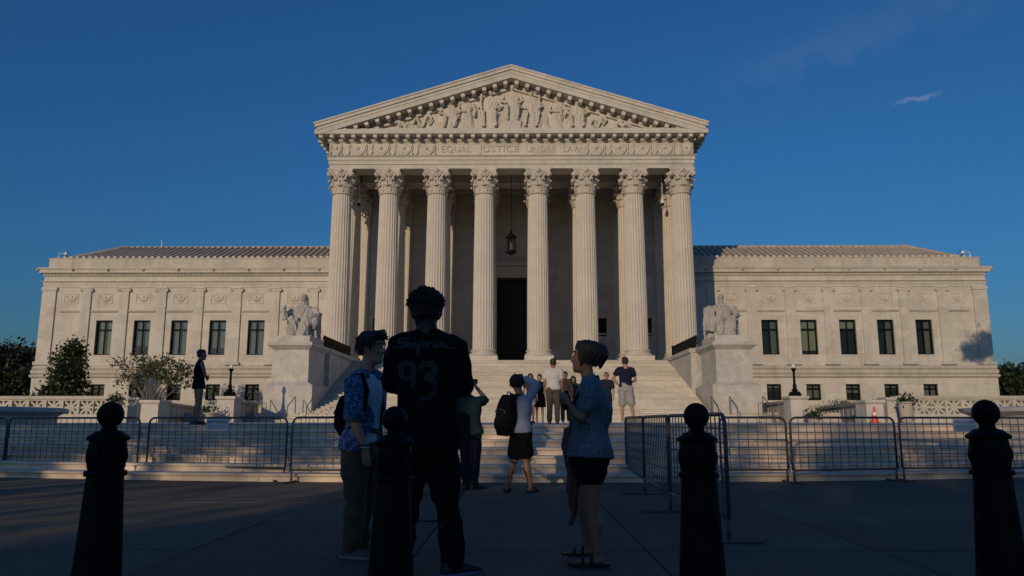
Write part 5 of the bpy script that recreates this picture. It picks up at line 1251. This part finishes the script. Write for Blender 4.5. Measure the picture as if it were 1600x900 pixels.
        for (z, w, yf, yb) in [(-.03, .074, -.01, -.098), (0, .0775, .02, -.101), (.04, .0785, .07, -.106), (.085, .074, .09, -.10), (.112, .055, .065, -.08), (.125, .025, .02, -.04)]:
            cy, hd = (yf + yb) / 2, (yf - yb) / 2; rr.append([hf(w * math.cos(a), cy + hd * math.sin(a), z, S) for a in [2 * math.pi * j / 20 for j in range(20)]])
        mb.rings(rr)
        for q in range(900):
            a = r.uniform(0, 6.283); t = r.random() ** .8; el = -.5 + 2.0 * (1 - t); ca = math.cos(el)
            x, y, z = .084 * ca * math.cos(a), .100 * ca * math.sin(a) - .005, .045 + .082 * math.sin(el)
            if y > .06 and z < .07: continue
            d = Vector((x, y, (z - .04) * 1.2)).normalized(); th = r.uniform(0, 6.28); rad = r.uniform(.007, .011); ln = r.uniform(.010, .034) * (1.25 if x < 0 else 1) * (.45 if el < 0 else 1)
            u1 = d.cross(Vector((0, 0, 1))).normalized(); u2 = d.cross(u1); pts = []
            for i in range(7):
                f = i / 6; o = d * (ln * f) + (u1 * math.cos(th + f * 5.5) + u2 * math.sin(th + f * 5.5)) * rad * min(1, f * 2); pts.append(hf(x + o.x, y + o.y, z + o.z, S))
            mb.tube(pts, [.0065 * S, .0065 * S, .006 * S, .006 * S, .005 * S, .004 * S, .002 * S], 5)
        return p.put('hair', mb.mesh('hair', True), mat)
mat_lip = mat_plain('lip', (.22, .08, .07), .4)
# ---- tall man seen from behind, black jersey
Y0 = 5.45; W = lambda u, v, d=0.0, _Y=Y0: at(u, v, _Y + d)
b = W(672, 900); b.z = G
A = Person('tall man in a black jersey and trousers with curly hair, seen from behind', b, (.10, 1), 1.90)
J = A.J; A.vox = .010; A.girth = 1.08
J['shl'], J['shr'] = W(626, 538, .0), W(712, 542, -.02); J['ell'], J['elr'] = W(614, 606, .14), W(722, 612, .10); J['wrl'], J['wrr'] = W(648, 612, .36), W(698, 606, .36)
J['hdl'], J['hdr'] = Vector((.5, .7, .3)), Vector((-.5, .7, .3)); J['pnl'] = Vector((.6, -.2, .5)); J['pnr'] = Vector((-.6, -.2, .5)); A.curl = {'l': .8, 'r': .8}
A.hs = 1.14; J['neck'] = W(669, 511, .0); J['head'] = W(666, 490, .03); J['look'] = Vector((-.18, 1, -.12))
J['hil'], J['hir'] = W(647, 700, .02), W(690, 700, .02); J['knl'], J['knr'] = W(636, 797, .04), W(700, 795, .0); J['anl'], J['anr'] = W(622, 882, .0), W(708, 882, -.05)
for k in 'lr': J['an' + k].z = G + .09
J['toel'] = Vector((-.35, 1, 0)); J['toer'] = Vector((.75, .55, 0))
A.body(skin_d); A.hair(hair_bk, 'curly'); A.face()
jersey = A.top(black_cloth, .88, -.10, .034, 'jersey', .008, .02, grow=1.04); A.bottom(mat_fabric('black_denim', (.005, .0055, .0065)), 1.97, .020, hem_r=.062, wr=.009); A.shoes(shoe_blk, mat_plain('purple_sole', (.20, .14, .28), .6))
# printing on the back of the jersey, laid on the cloth
bv = BVHTree.FromPolygons([v.co.copy() for v in jersey.data.vertices], [tuple(q.vertices) for q in jersey.data.polygons])
def on_back(u, v):
    o = at(u, v, Y0 - .6) - A.base; d = (at(u, v, Y0 + .6) - A.base - o).normalized(); hit = bv.ray_cast(o, d)
    return (hit[0] - d * .004) if hit[0] is not None else None
def brush(strokes, widths, name, mat):
    mb = MB()
    for pts, wd in zip(strokes, widths):
        P = []
        for i in range(len(pts) - 1):
            for k in range(8): t = k / 8; P.append((pts[i][0] + (pts[i + 1][0] - pts[i][0]) * t, pts[i][1] + (pts[i + 1][1] - pts[i][1]) * t))
        P.append(pts[-1]); n = len(P); Q = P
        for _ in range(3): Q = [Q[0]] + [((Q[i - 1][0] + 2 * Q[i][0] + Q[i + 1][0]) / 4, (Q[i - 1][1] + 2 * Q[i][1] + Q[i + 1][1]) / 4) for i in range(1, n - 1)] + [Q[-1]]
        prev = None
        for i in range(n):
            a, c = Q[max(0, i - 1)], Q[min(n - 1, i + 1)]; dx, dy = c[0] - a[0], c[1] - a[1]; l = math.hypot(dx, dy) or 1; w = wd * (.55 + .45 * math.sin(math.pi * (i + .5) / n))
            p1, p2 = on_back(Q[i][0] - dy / l * w, Q[i][1] + dx / l * w), on_back(Q[i][0] + dy / l * w, Q[i][1] - dx / l * w)
            if p1 is None or p2 is None: prev = None; continue
            if prev: mb.quad(prev[0], prev[1], p2, p1)
            prev = (p1, p2)
    if mb.f: link(name, mb.mesh(name), jersey, mat)
brush([[(640, 531), (632, 527), (622, 532), (626, 536), (638, 537), (634, 542), (622, 543), (612, 541)], [(640, 534), (639, 540), (644, 542), (648, 534), (648, 542)], [(653, 534), (653, 554)], [(652, 537), (660, 532), (664, 537), (656, 542)], [(667, 534), (667, 543), (669, 536), (675, 533)], [(690, 534), (680, 534), (679, 541), (688, 541), (692, 534), (693, 541), (702, 543), (712, 544)]], [2.7, 2.3, 2.4, 2.2, 2.3, 2.4], 'script_lettering', print_m)
brush([[(645, 586), (645, 569), (631, 567), (626, 572), (627, 586), (632, 591), (645, 590)], [(646, 568), (645, 608)]], [4.2, 5.0], 'number_nine', print_m)
brush([[(656, 577), (660, 569), (674, 568), (679, 574), (678, 583), (666, 590), (678, 596), (679, 610), (671, 622), (656, 624)]], [5.2], 'number_three', print_m)
# ---- young man in a blue patterned shirt, facing right
Y0 = 6.15; W = lambda u, v, d=0.0, _Y=6.15: at(u, v, _Y + d)
b = W(560, 868); b.z = G
B = Person('smiling young man in an open blue patterned shirt, pale tee and khaki trousers', b, (1, -.25), 1.74); J = B.J
J['shr'], J['shl'] = W(555, 598, -.11), W(590, 595, .12); J['elr'], J['wrr'] = W(553, 655, -.17), W(570, 702, -.16); J['ell'], J['wrl'] = W(585, 650, .20), W(596, 695, .16)
J['hdr'] = Vector((.15, 0, -1)); J['pnr'] = Vector((.2, 1, 0)); J['hdl'] = Vector((.1, 0, -1)); J['pnl'] = Vector((.2, -1, 0)); B.curl = {'l': .7, 'r': .7}
J['neck'] = W(573, 578, .0); J['head'] = W(580, 545, .0); J['look'] = Vector((1, -.35, -.06)); J['hup'] = Vector((.04, 0, 1))
J['hir'], J['hil'] = W(555, 702, -.07), W(573, 702, .08); J['knr'], J['knl'] = W(556, 785, -.09), W(570, 785, .10); J['anr'], J['anl'] = W(549, 858, -.10), W(562, 852, .10)
for k in 'lr': J['an' + k].z = G + .085
J['toer'] = Vector((.9, -.35, 0)); J['toel'] = Vector((1, .1, 0))
B.body(skin_l); B.face(); B.hair(hair_br, 'mop', 6)
B.top(tee_m, .5, -.05, .012, 'tee_shirt', .004)
# open over-shirt: the same cut a little wider, parted at the chest
me = None; ov = B.top(blue_shirt_m, .86, -.09, .030, 'over_shirt', .007, .015, seed=8, neck=True)
fv = Vector((.72, -.70, 0)).normalized(); bm = bmesh.new(); bm.from_mesh(ov.data); cz = (J['shl'] + J['shr']) / 2 - B.base; sv = B.r
dele = []
for v in bm.verts:
    q = v.co - Vector((cz.x, cz.y, 0)); fr = q.x * fv.x + q.y * fv.y; sd = q.x * -fv.y + q.y * fv.x
    arm = (v.co - (J['elr'] - B.base)).length < .16 or (v.co - (J['ell'] - B.base)).length < .16
    if fr > .05 and abs(sd) < .115 + .02 * math.sin(v.co.z * 9) and not arm and v.co.z < cz.z + .02: dele.append(v)
bmesh.ops.delete(bm, geom=dele, context='VERTS'); bm.to_mesh(ov.data); bm.free()
sm = ov.modifiers.new('thickness', 'SOLIDIFY'); sm.thickness = .006; sm.offset = 0
B.bottom(khaki, 1.96, .022, wr=.010, hem_r=.058); B.shoes(shoe_tan, sole_m)
for q, z in ((0, 0), (1, .022)):
    w0 = J['elr'].lerp(J['wrr'], .88 + .05 * q); B.put('bracelet', MB().tube([w0 - B.base * 0 + Vector((.034 * math.cos(a), .034 * math.sin(a), .004 * math.sin(3 * a))) for a in [2 * math.pi * i / 16 for i in range(16)]], .0055, 6, True).mesh('bracelet', True), (black_cloth, white_m)[q])
def backpack(name, label, c, fwd, up, w, h, d, mat, strap_pts):
    """soft bag: body bulged, front pocket, zip, top handle and two straps"""
    fwd = Vector(fwd).normalized(); up = Vector(up).normalized(); rt = fwd.cross(up).normalized(); c = Vector(c); o = empty(name, c); tag(o, label, 'backpack')
    def P(x, y, z): return rt * x + fwd * y + up * z
    rr = []
    for t in range(9):
        z = -h / 2 + h * t / 8; k = math.sin(math.pi * (t + .9) / 9.8) ** .45
        rr.append([P(w / 2 * k * math.copysign(abs(math.cos(a)) ** .7, math.cos(a)), d / 2 * k * math.copysign(abs(math.sin(a)) ** .7, math.sin(a)) - d * .08 * (1 - t / 8), z) for a in [2 * math.pi * j / 20 for j in range(20)]])
    m = MB().rings(rr); m.ell(P(0, -d * .42, -h * .18), (w * .36, d * .32, h * .24), 14, 10, Matrix((rt, fwd, up)).transposed())
    me = remesh(m, .012, 3, 'bag'); wrinkle(me, .006, 18, 3); bag = link('bag', me, o, mat)
    MB().tube([P(-w * .36, -d * .5, h * .05), P(-w * .3, -d * .52, h * .12), P(0, -d * .56, h * .15), P(w * .3, -d * .52, h * .12), P(w * .36, -d * .5, h * .05)], .006, 5).build('zip', galv, o); MB().tube([P(-.04, 0, h / 2 - .01), P(-.03, 0, h / 2 + .04), P(.03, 0, h / 2 + .04), P(.04, 0, h / 2 - .01)], .009, 6).build('handle', mat, o)
    for sp_ in strap_pts:
        pts = [Vector(q) - c for q in sp_]; m = MB(); n = len(pts); rr = []
        m.tube(pts, .019, 8); m.build('strap', mat, o)
    return o
backpack('backpack', 'black backpack worn by the young man in the blue shirt', W(541, 650, .03), (1, -.25, 0), (0, 0, 1), .26, .33, .12, black_cloth, [[W(543, 615, -.12), W(552, 588, -.13), W(566, 585, -.13), W(574, 610, -.17), W(566, 650, -.17), W(545, 672, -.13)]])
# ---- woman laughing in profile, facing left
Y0 = 5.8; W = lambda u, v, d=0.0, _Y=5.8: at(u, v, _Y + d)
b = W(925, 885); b.z = G
C_ = Person('laughing woman in a blue speckled top and black shorts, in profile facing left', b, (-1, .12), 1.60); J = C_.J; C_.sex = 'f'; C_.girth = 1.16
J['shl'], J['shr'] = W(926, 606, -.16), W(924, 604, .17); J['ell'], J['wrl'] = W(908, 655, -.19), W(889, 630, -.12); J['elr'], J['wrr'] = W(912, 652, .20), W(890, 634, .10)
J['hdl'] = Vector((-.55, .35, .75)); J['pnl'] = Vector((.3, .9, .2)); J['hdr'] = Vector((-.5, -.35, .8)); J['pnr'] = Vector((.3, -.9, .2)); C_.curl = {'l': 1.0, 'r': 1.0}
J['neck'] = W(918, 588, 0); J['head'] = W(916, 560, 0); J['look'] = Vector((-1, .1, .04)); J['hup'] = Vector((.10, 0, 1))
J['hil'], J['hir'] = W(922, 712, -.08), W(921, 712, .09); J['knl'], J['anl'] = W(924, 800, -.09), W(934, 870, -.10); J['knr'], J['anr'] = W(913, 797, .07), W(921, 868, .10)
for k in 'lr': J['an' + k].z = G + .085
J['anr'].z += .03; J['toel'] = Vector((-1, .05, 0)); J['toer'] = Vector((-1, .3, 0))
C_.body(skin_m); C_.face(); C_.hair(hair_gr, 'bob', 9); C_.put('teeth', MB().tube([C_.hf(-.014, .0935, -.0605, C_.s), C_.hf(0, .0995, -.0605, C_.s), C_.hf(.014, .0935, -.0605, C_.s)], [.003, .005, .003], 6).mesh('teeth', True), teeth_m)
C_.hs = 1.06; C_.bottom(black_cloth, .30, .022, 'shorts', .006, hem_r=.10); C_.top(speckle_m, .52, -.12, .028, 'top', .009, .02, seed=14); C_.shoes(shoe_blk, shoe_blk, True)
hf = C_.hf; S = C_.s; sg = empty('sunglasses', hf(0, .06, .135, S)); tag(sg, 'dark sunglasses pushed up on the laughing woman\'s hair', 'sunglasses')
def G2(pts): return [p_ - sg.location for p_ in pts]
for k in (-1, 1):
    m = MB(); m.rings([G2([hf(k * .034 + .027 * math.cos(a), .082 + .004 * j, .118 + .02 * math.sin(a), S) for a in [2 * math.pi * i / 16 for i in range(16)]]) for j in (0, 1)]); m.build('lens', iris_m, sg)
    MB().tube(G2([hf(k * .064, .083, .12, S), hf(k * .088, .03, .105, S), hf(k * .09, -.06, .075, S)]), .003, 6).build('temple', galv, sg)
MB().tube(G2([hf(-.01, .088, .122, S), hf(.01, .088, .122, S)]), .003, 6).build('bridge', iris_m, sg)
m = MB(); pts = [W(936, 596, .06), W(934, 588, -.04), W(926, 590, -.14), W(912, 604, -.17), W(900, 622, -.15), W(893, 640, -.12)]
cs = m.tube(pts, .011, 8).build('camera_strap', black_cloth); tag(cs, 'thin black strap slung over the laughing woman\'s shoulder', 'strap')
# pink cardigan hanging from her arm
m = MB(); rr = []
for t in range(11):
    f = t / 10; v = 668 + 152 * f; u = 891 - 3 * math.sin(f * 7) + 3 * f + (1.2 if t % 2 else -1); w = (.030 + .022 * abs(math.sin(f * 6.5 + .6))) * (1 - .5 * max(0, f - .8) * 5); c = W(u, v, .06 - .05 * math.sin(f * 5))
    rr.append([c + Vector((w * math.cos(a) * (1 + .22 * math.sin(3 * a + t)), .028 * math.sin(a) * (1 + .3 * math.sin(5 * a + t)), .02 * math.sin(2 * a) * f)) for a in [2 * math.pi * j / 18 for j in range(18)]])
m.rings(rr); m.tube([W(896, 668, .06), W(901, 655, .02), W(907, 650, -.02)], [.035, .03, .03], 8); me = remesh(m, .008, 1, 'cardigan'); wrinkle(me, .009, 34, 5, (1.3, 1.3, .35)); cd = link('cardigan', me, None, pink_m); tag(cd, 'dusty pink cardigan hanging over the laughing woman\'s arm', 'cardigan')
ph = empty('phone', W(884, 626, -.02)); ph.rotation_euler = (.5, -.5, .3); tag(ph, 'dark phone held up by the laughing woman', 'phone'); MB().box(-.036, .036, -.004, .004, -.075, .075).build('case', shoe_blk, ph); MB().box(-.032, .032, -.0055, -.0042, -.068, .068).build('screen', iris_m, ph)
# ---- man in green tee photographing
W = lambda u, v, d=0.0, _Y=12.0: at(u, v, _Y + d)
b = W(736, 766); b.z = G
D = Person('man in a dark green tee raising a phone to photograph the building', b, (.25, 1), 1.72); J = D.J; D.vox = .012; D.girth = 1.12
J['shl'], J['shr'] = W(718, 626), W(745, 628, -.03); J['elr'], J['wrr'] = W(761, 626, .14), W(744, 605, .30); J['ell'], J['wrl'] = W(716, 632, .25), W(733, 606, .36)
J['hdr'] = Vector((-.3, .2, .9)); J['pnr'] = Vector((-.8, .3, -.1)); J['hdl'] = Vector((.2, .2, .9)); J['pnl'] = Vector((.8, .3, 0)); D.curl = {'l': .6, 'r': .6}
J['neck'] = W(731, 616); J['head'] = W(731, 602, .03); J['hil'], J['hir'] = W(727, 678), W(742, 678); J['knl'], J['knr'] = W(728, 722), W(742, 722); J['anl'], J['anr'] = W(728, 760), W(741, 760)
for k in 'lr': J['an' + k].z = G + .085
J['toer'] = Vector((.75, .6, 0)); J['toel'] = Vector((.2, 1, 0))
D.body(skin_l); D.face(); D.hair(hair_br, 'short'); D.top(green_m, .6, -.12, .024, 'tee_shirt', .006); D.bottom(denim, 1.96, .016); D.shoes(shoe_blk)
ph = empty('phone', W(739, 596, .36)); tag(ph, 'phone held up by the man in the green tee', 'phone'); MB().box(-.075, .075, -.004, .004, -.037, .037).build('case', shoe_blk, ph); MB().box(-.068, .068, -.0055, -.0042, -.032, .032).build('screen', iris_m, ph)
bg = empty('shoulder_bag', W(715, 655, -.22)); tag(bg, 'dark shoulder bag hanging behind the man in the green tee', 'bag'); m = MB(); m.box(-.14, .14, -.05, .05, -.2, .06); m.frustum((-.14, .14, -.05, .05), (-.12, .12, -.03, .03), .061, .1); m.build('bag', black_cloth, bg); MB().tube([W(706, 650, -.22) - bg.location, W(718, 615, -.10) - bg.location, W(735, 618, -.12) - bg.location], .015, 6).build('strap', black_cloth, bg)
# ---- young man with backpack, hand on head
W = lambda u, v, d=0.0, _Y=11.5: at(u, v, _Y + d)
b = W(811, 769); b.z = G
E_ = Person('person in a light blue shirt and black shorts with a raised hand on the head', b, (.75, .75), 1.74); J = E_.J; E_.vox = .011
J['shl'], J['shr'] = W(803, 627, .10), W(823, 627, -.12); J['elr'], J['wrr'] = W(839, 603, -.04), W(819, 590, .05); J['hdr'] = Vector((-.9, .2, .1)); J['pnr'] = Vector((-.2, .3, -.9))
J['ell'], J['wrl'] = W(812, 660, .28), W(823, 668, .38); J['hdl'] = Vector((.6, .6, .4)); J['pnl'] = Vector((0, 0, 1)); E_.curl = {'l': .6, 'r': .35}
J['neck'] = W(812, 616); J['head'] = W(808, 600, .05); J['look'] = Vector((.2, 1, -.35)); J['hil'], J['hir'] = W(810, 675, .06), W(819, 675, -.06); J['knl'], J['knr'] = W(802, 723, .05), W(822, 722, -.04); J['anl'], J['anr'] = W(792, 762, .05), W(829, 762, -.05)
for k in 'lr': J['an' + k].z = G + .085
J['toel'] = Vector((-.4, -.4, 0)); J['toel'] = Vector((.1, 1, 0)); J['toer'] = Vector((.5, .8, 0))
E_.body(skin_m); E_.face(); E_.hair(hair_bk, 'mop', 21); E_.top(lblue_m, 1.85, -.08, .026, 'shirt', .009, .01, seed=22); E_.bottom(black_cloth, .70, .024, 'shorts', .007, hem_r=.095); E_.shoes(shoe_blk, shoe_blk, True)
backpack('backpack', 'large black backpack on the person with a hand on the head', W(791, 649, -.12), (.75, .6, 0), (.12, 0, 1), .34, .60, .24, black_cloth, [[W(800, 628, -.12), W(808, 617, -.10), W(818, 618, -.06), W(822, 640, .06), W(815, 662, .02)], [W(792, 630, .0), W(799, 616, .10), W(806, 617, .16), W(812, 640, .2)]])
# ---- people further back on the plaza
def plaza_person(label, u, vtop, vfeet, facing, height, group='people on the plaza'):
    px_h = vfeet - vtop; Y = height * F / px_h / 1.004
    q = at(u, vfeet, Y); return Person(label, (q.x, Y, PZ), facing, height, group=group), Y
P, Y = plaza_person('man in a white short-sleeved shirt and brown trousers, back to us, on the plaza', 865, 560, 659, (0.05, 1), 1.80); P.vox = .014; P.girth = 1.12; P.body(skin_m); P.face(); P.hair(hair_br, 'short'); P.top(white_cloth, .62, -.02, .024, 'shirt', .006); P.bottom(olive_brown, 1.97, .02); P.shoes(shoe_blk)
P, Y = plaza_person('man in a navy polo shirt and grey shorts with hand on hip, back to us', 979, 556, 657, (.1, 1), 1.80); J = P.J; P.vox = .014
J['ell'] = P.L(-.34, -.06, 1.18); J['wrl'] = P.L(-.19, -.02, 1.02); J['hdl'] = P.r * .8 + P.f * .3; J['anr'] = P.L(.20, -.03, .085); J['knr'] = P.L(.14, .02, .5); J['elr'] = P.L(.27, .05, 1.15); J['wrr'] = P.L(.16, .2, 1.1)
P.body(skin_l); P.face(); P.hair(hair_bk, 'short'); P.top(navy, .5, -.06, .018, 'polo_shirt', .005); P.bottom(grey_short, .92, .022, 'shorts', .005, hem_r=.09); P.shoes(shoe_wht, sole_m)
P, Y = plaza_person('young woman in a sleeveless black dress and white socks facing us on the plaza', 843.5, 586, 660, (-.05, -1), 1.64); P.sex = 'f'; P.vox = .014; P.body(skin_l); P.face(); P.hair(hair_bk, 'tied'); P.dress(black_cloth, .82, .014, .05); P.shoes(shoe_wht)
P, Y = plaza_person('young woman with long dark hair left of the black dress, half hidden', 829, 585, 660, (.2, -1), 1.62); P.sex = 'f'; P.vox = .014; P.body(skin_m); P.face(); P.hair(hair_bk, 'long'); P.top(maroon, .4, -.05, .016); P.bottom(grey_short, .5, .016, 'shorts'); P.shoes(shoe_blk)
P, Y = plaza_person('man in a dark patterned jacket facing us behind the white shirt', 884, 582, 660, (-.3, -1), 1.72); P.vox = .014; P.body(skin_m); P.face(); P.hair(hair_bk, 'short'); P.top(maroon, 1.9, -.05, .024, 'jacket'); P.bottom(black_cloth, 1.97, .016); P.shoes(shoe_wht)
P, Y = plaza_person('young woman with long black hair, dark top and pale skirt facing us', 896.5, 589, 660, (-.25, -1), 1.60); J = P.J; P.sex = 'f'; P.vox = .014
J['ell'] = P.L(-.24, .06, 1.15); J['wrl'] = P.L(-.05, .20, 1.12); J['elr'] = P.L(.24, .06, 1.15); J['wrr'] = P.L(.05, .22, 1.08); J['hdl'] = P.r; J['hdr'] = P.r * -1
P.body(skin_l); P.face(); P.hair(hair_bk, 'long', 12); P.top(maroon, 1.9, -.02, .02, 'top'); P.dress(skirt_m, .75, .004, .05, 'skirt'); P.shoes(shoe_blk)
P, Y = plaza_person('man in a pale cap and dark tee standing behind the laughing woman', 949, 583, 660, (-.1, -1), 1.74); P.vox = .014; P.body(skin_l); P.face(); P.hair(hair_gr, 'short'); P.top(denim, .6, -.06, .022, 'tee_shirt'); P.bottom(denim, 1.97, .016); P.shoes(shoe_blk)
hf = P.hf; m = MB(); rr = []
for (z, w) in ((.035, .088), (.07, .088), (.10, .075), (.128, .045), (.138, .01)): rr.append([hf(w * math.cos(a), w * 1.2 * math.sin(a) - .008, z, P.s) for a in [2 * math.pi * j / 18 for j in range(18)]])
m.rings(rr); m.rings([[hf(x, y, .036 + dz - abs(x) * .15, P.s) for x, y in ((-.07, .07), (-.06, .13), (-.03, .165), (.03, .165), (.06, .13), (.07, .07))] for dz in (0, .008)]); P.put('cap', m.mesh('cap', True), skirt_m)
P, Y = plaza_person('woman in a sleeveless black mini dress with folded arms at the plaza edge', 307, 542, 656, (.75, .55), 1.70, None); J = P.J; P.sex = 'f'; P.vox = .012
J['ell'] = P.L(-.22, .08, 1.13); J['wrl'] = P.L(.04, .19, 1.12); J['elr'] = P.L(.22, .08, 1.12); J['wrr'] = P.L(-.05, .22, 1.08); J['hdl'] = P.r + P.f * -.1; J['hdr'] = -P.r + P.f * -.1; J['pnl'] = -P.f; J['pnr'] = -P.f
P.body(skin_m); P.face(); P.hair(hair_br, 'short', 7); P.dress(black_cloth, .22, .012, .012); P.shoes(shoe_blk)
# ================================================================== street trees behind the viewpoint (unseen, crowns placed and shaped to shade the forecourt)
def sun_plane(s, h, t=-38.0):
    """a point given by its sideways place and height in the upright plane across the sunbeams, t metres along them"""
    return Vector((s * math.cos(SUN_AZ) + t * math.sin(SUN_AZ), -s * math.sin(SUN_AZ) + t * math.cos(SUN_AZ), h))
def back_tree(label, s0, s1, h0, h1, t, n, seed, size=.42, upper=None):
    r = random.Random(seed); c = sun_plane((s0 + s1) / 2, 0, t); z0 = G - .28
    bl = []; wd = (s1 - s0) / 2
    for k in range(46):
        a = r.uniform(-1, 1); z = r.random() ** 1.25; sx = a * wd * .86; hh = h0 + (h1 - h0) * (.1 + .8 * z)
        hh = min(hh, h1 - (h1 - h0) * .22 * a * a - .35)
        p = sun_plane((s0 + s1) / 2 + sx, hh, t + r.uniform(-1.6, 1.6)) - c
        bl.append(((p.x, p.y, p.z - z0), (min(1.5, wd * .3), min(1.5, wd * .3), min(1.2, (h1 - h0) * .2 + .25))))
    limbs = [([(0, 0, 0), (.1, 0, h0 * .5), (0, .1, max(h0 + .5, h1 * .6))], .34, .14)]
    for k in range(9):
        b = bl[k * 5][0]; limbs.append(([(0, 0, h0 * .5 + .2 * k), (b[0] * .5, b[1] * .5, (h0 * .6 + b[2]) / 2 + .4), b], .13, .03))
    o = tree('street_tree', label, (c.x, c.y, z0), bl, n, size, leaf_back, bark, limbs, seed, 'street trees behind the viewpoint', shell=.15, elong=1.7)
    if upper:                                   # thin leafy top that lets some sun through
        ub = []
        for k in range(60):
            p = sun_plane((s0 + s1) / 2 + r.uniform(-.95, .95) * wd, r.uniform(h1 - .3, upper[0] - .5), t + r.uniform(-1.5, 1.5)) - c; ub.append(((p.x, p.y, p.z - z0), (.8, .8, .55)))
        link('upper_crown', crown_mesh(ub, upper[1], .26, seed + 100, .1, .2, 1.6), o, leaf_back)
    return o
back_tree('full street tree behind the viewpoint shading the right forecourt, nearest the middle', -2.6, 4.2, 1.0, 11.6, -38, 9500, 61, upper=(14.0, 1200))
back_tree('full street tree behind the viewpoint shading the forecourt further right', 3.0, 10.8, 1.0, 11.6, -39, 8000, 62, upper=(14.1, 1400))
back_tree('full street tree behind the viewpoint shading the far right forecourt', 9.3, 17.5, 1.5, 11.8, -38, 7000, 63, upper=(14.0, 1200))
back_tree('unseen tree behind the viewpoint, its high crown shaped for shading the left plaza steps', -14.5, -7.2, 12.2, 14.1, -38, 1900, 64)
back_tree('slender loose tree behind the viewpoint with leaves thinned to dapple the steps', -6.8, -2.2, 12.0, 14.0, -37, 230, 65, .36)
back_tree('unseen outer tree behind the viewpoint, placed to shade the far left', -24.0, -13.6, 10.0, 13.9, -38, 3400, 66)
back_tree('broad low tree added behind the viewpoint to shade the people in front', -4.9, .9, .8, 11.3, -34, 10000, 67, .36)
back_tree('low bushy tree behind the viewpoint shading the nearest pavement on the left', -13.5, -4.6, .8, 8.9, -35, 6000, 68, .40)
# unseen tree added outside the right edge, crown shaped to shade the right wing end
tp = Vector((47.6, 73.5, 8.6)) - LDIR * (42 / math.cos(SUN_EL)); zt_ = tp.z - 1.0
bl = [((-3.9 + 1.25 * i + rs.uniform(-.3, .3), rs.uniform(-.7, .7), zt_ - .9 + .52 * i + rs.uniform(-.55, .55)), (.65, .65, .55)) for i in (0.15, .6, 1, 1.2, 1.6, 2, 2.3, 2.6, 3, 3.3) for _ in (0, 1)]
tree('added_shade_tree', 'tall slender tree added out of view on the right to shade the wing end', (tp.x, tp.y, 1.0), bl, 2600, .24, leaf_back, bark, [([(0, 0, 0), (.2, 0, zt_ * .5), (0, 0, zt_ + .5)], .16, .05)] + [([(0, 0, zt_ - 2.2 + .3 * q), (-1.5, .3 * math.sin(q * 2), zt_ - .9 + .3 * q), (-3.2 + .5 * q, .5 * math.sin(q * 2), zt_ - .8 + .3 * q)], .06, .02) for q in range(5)], 77, shell=.2)
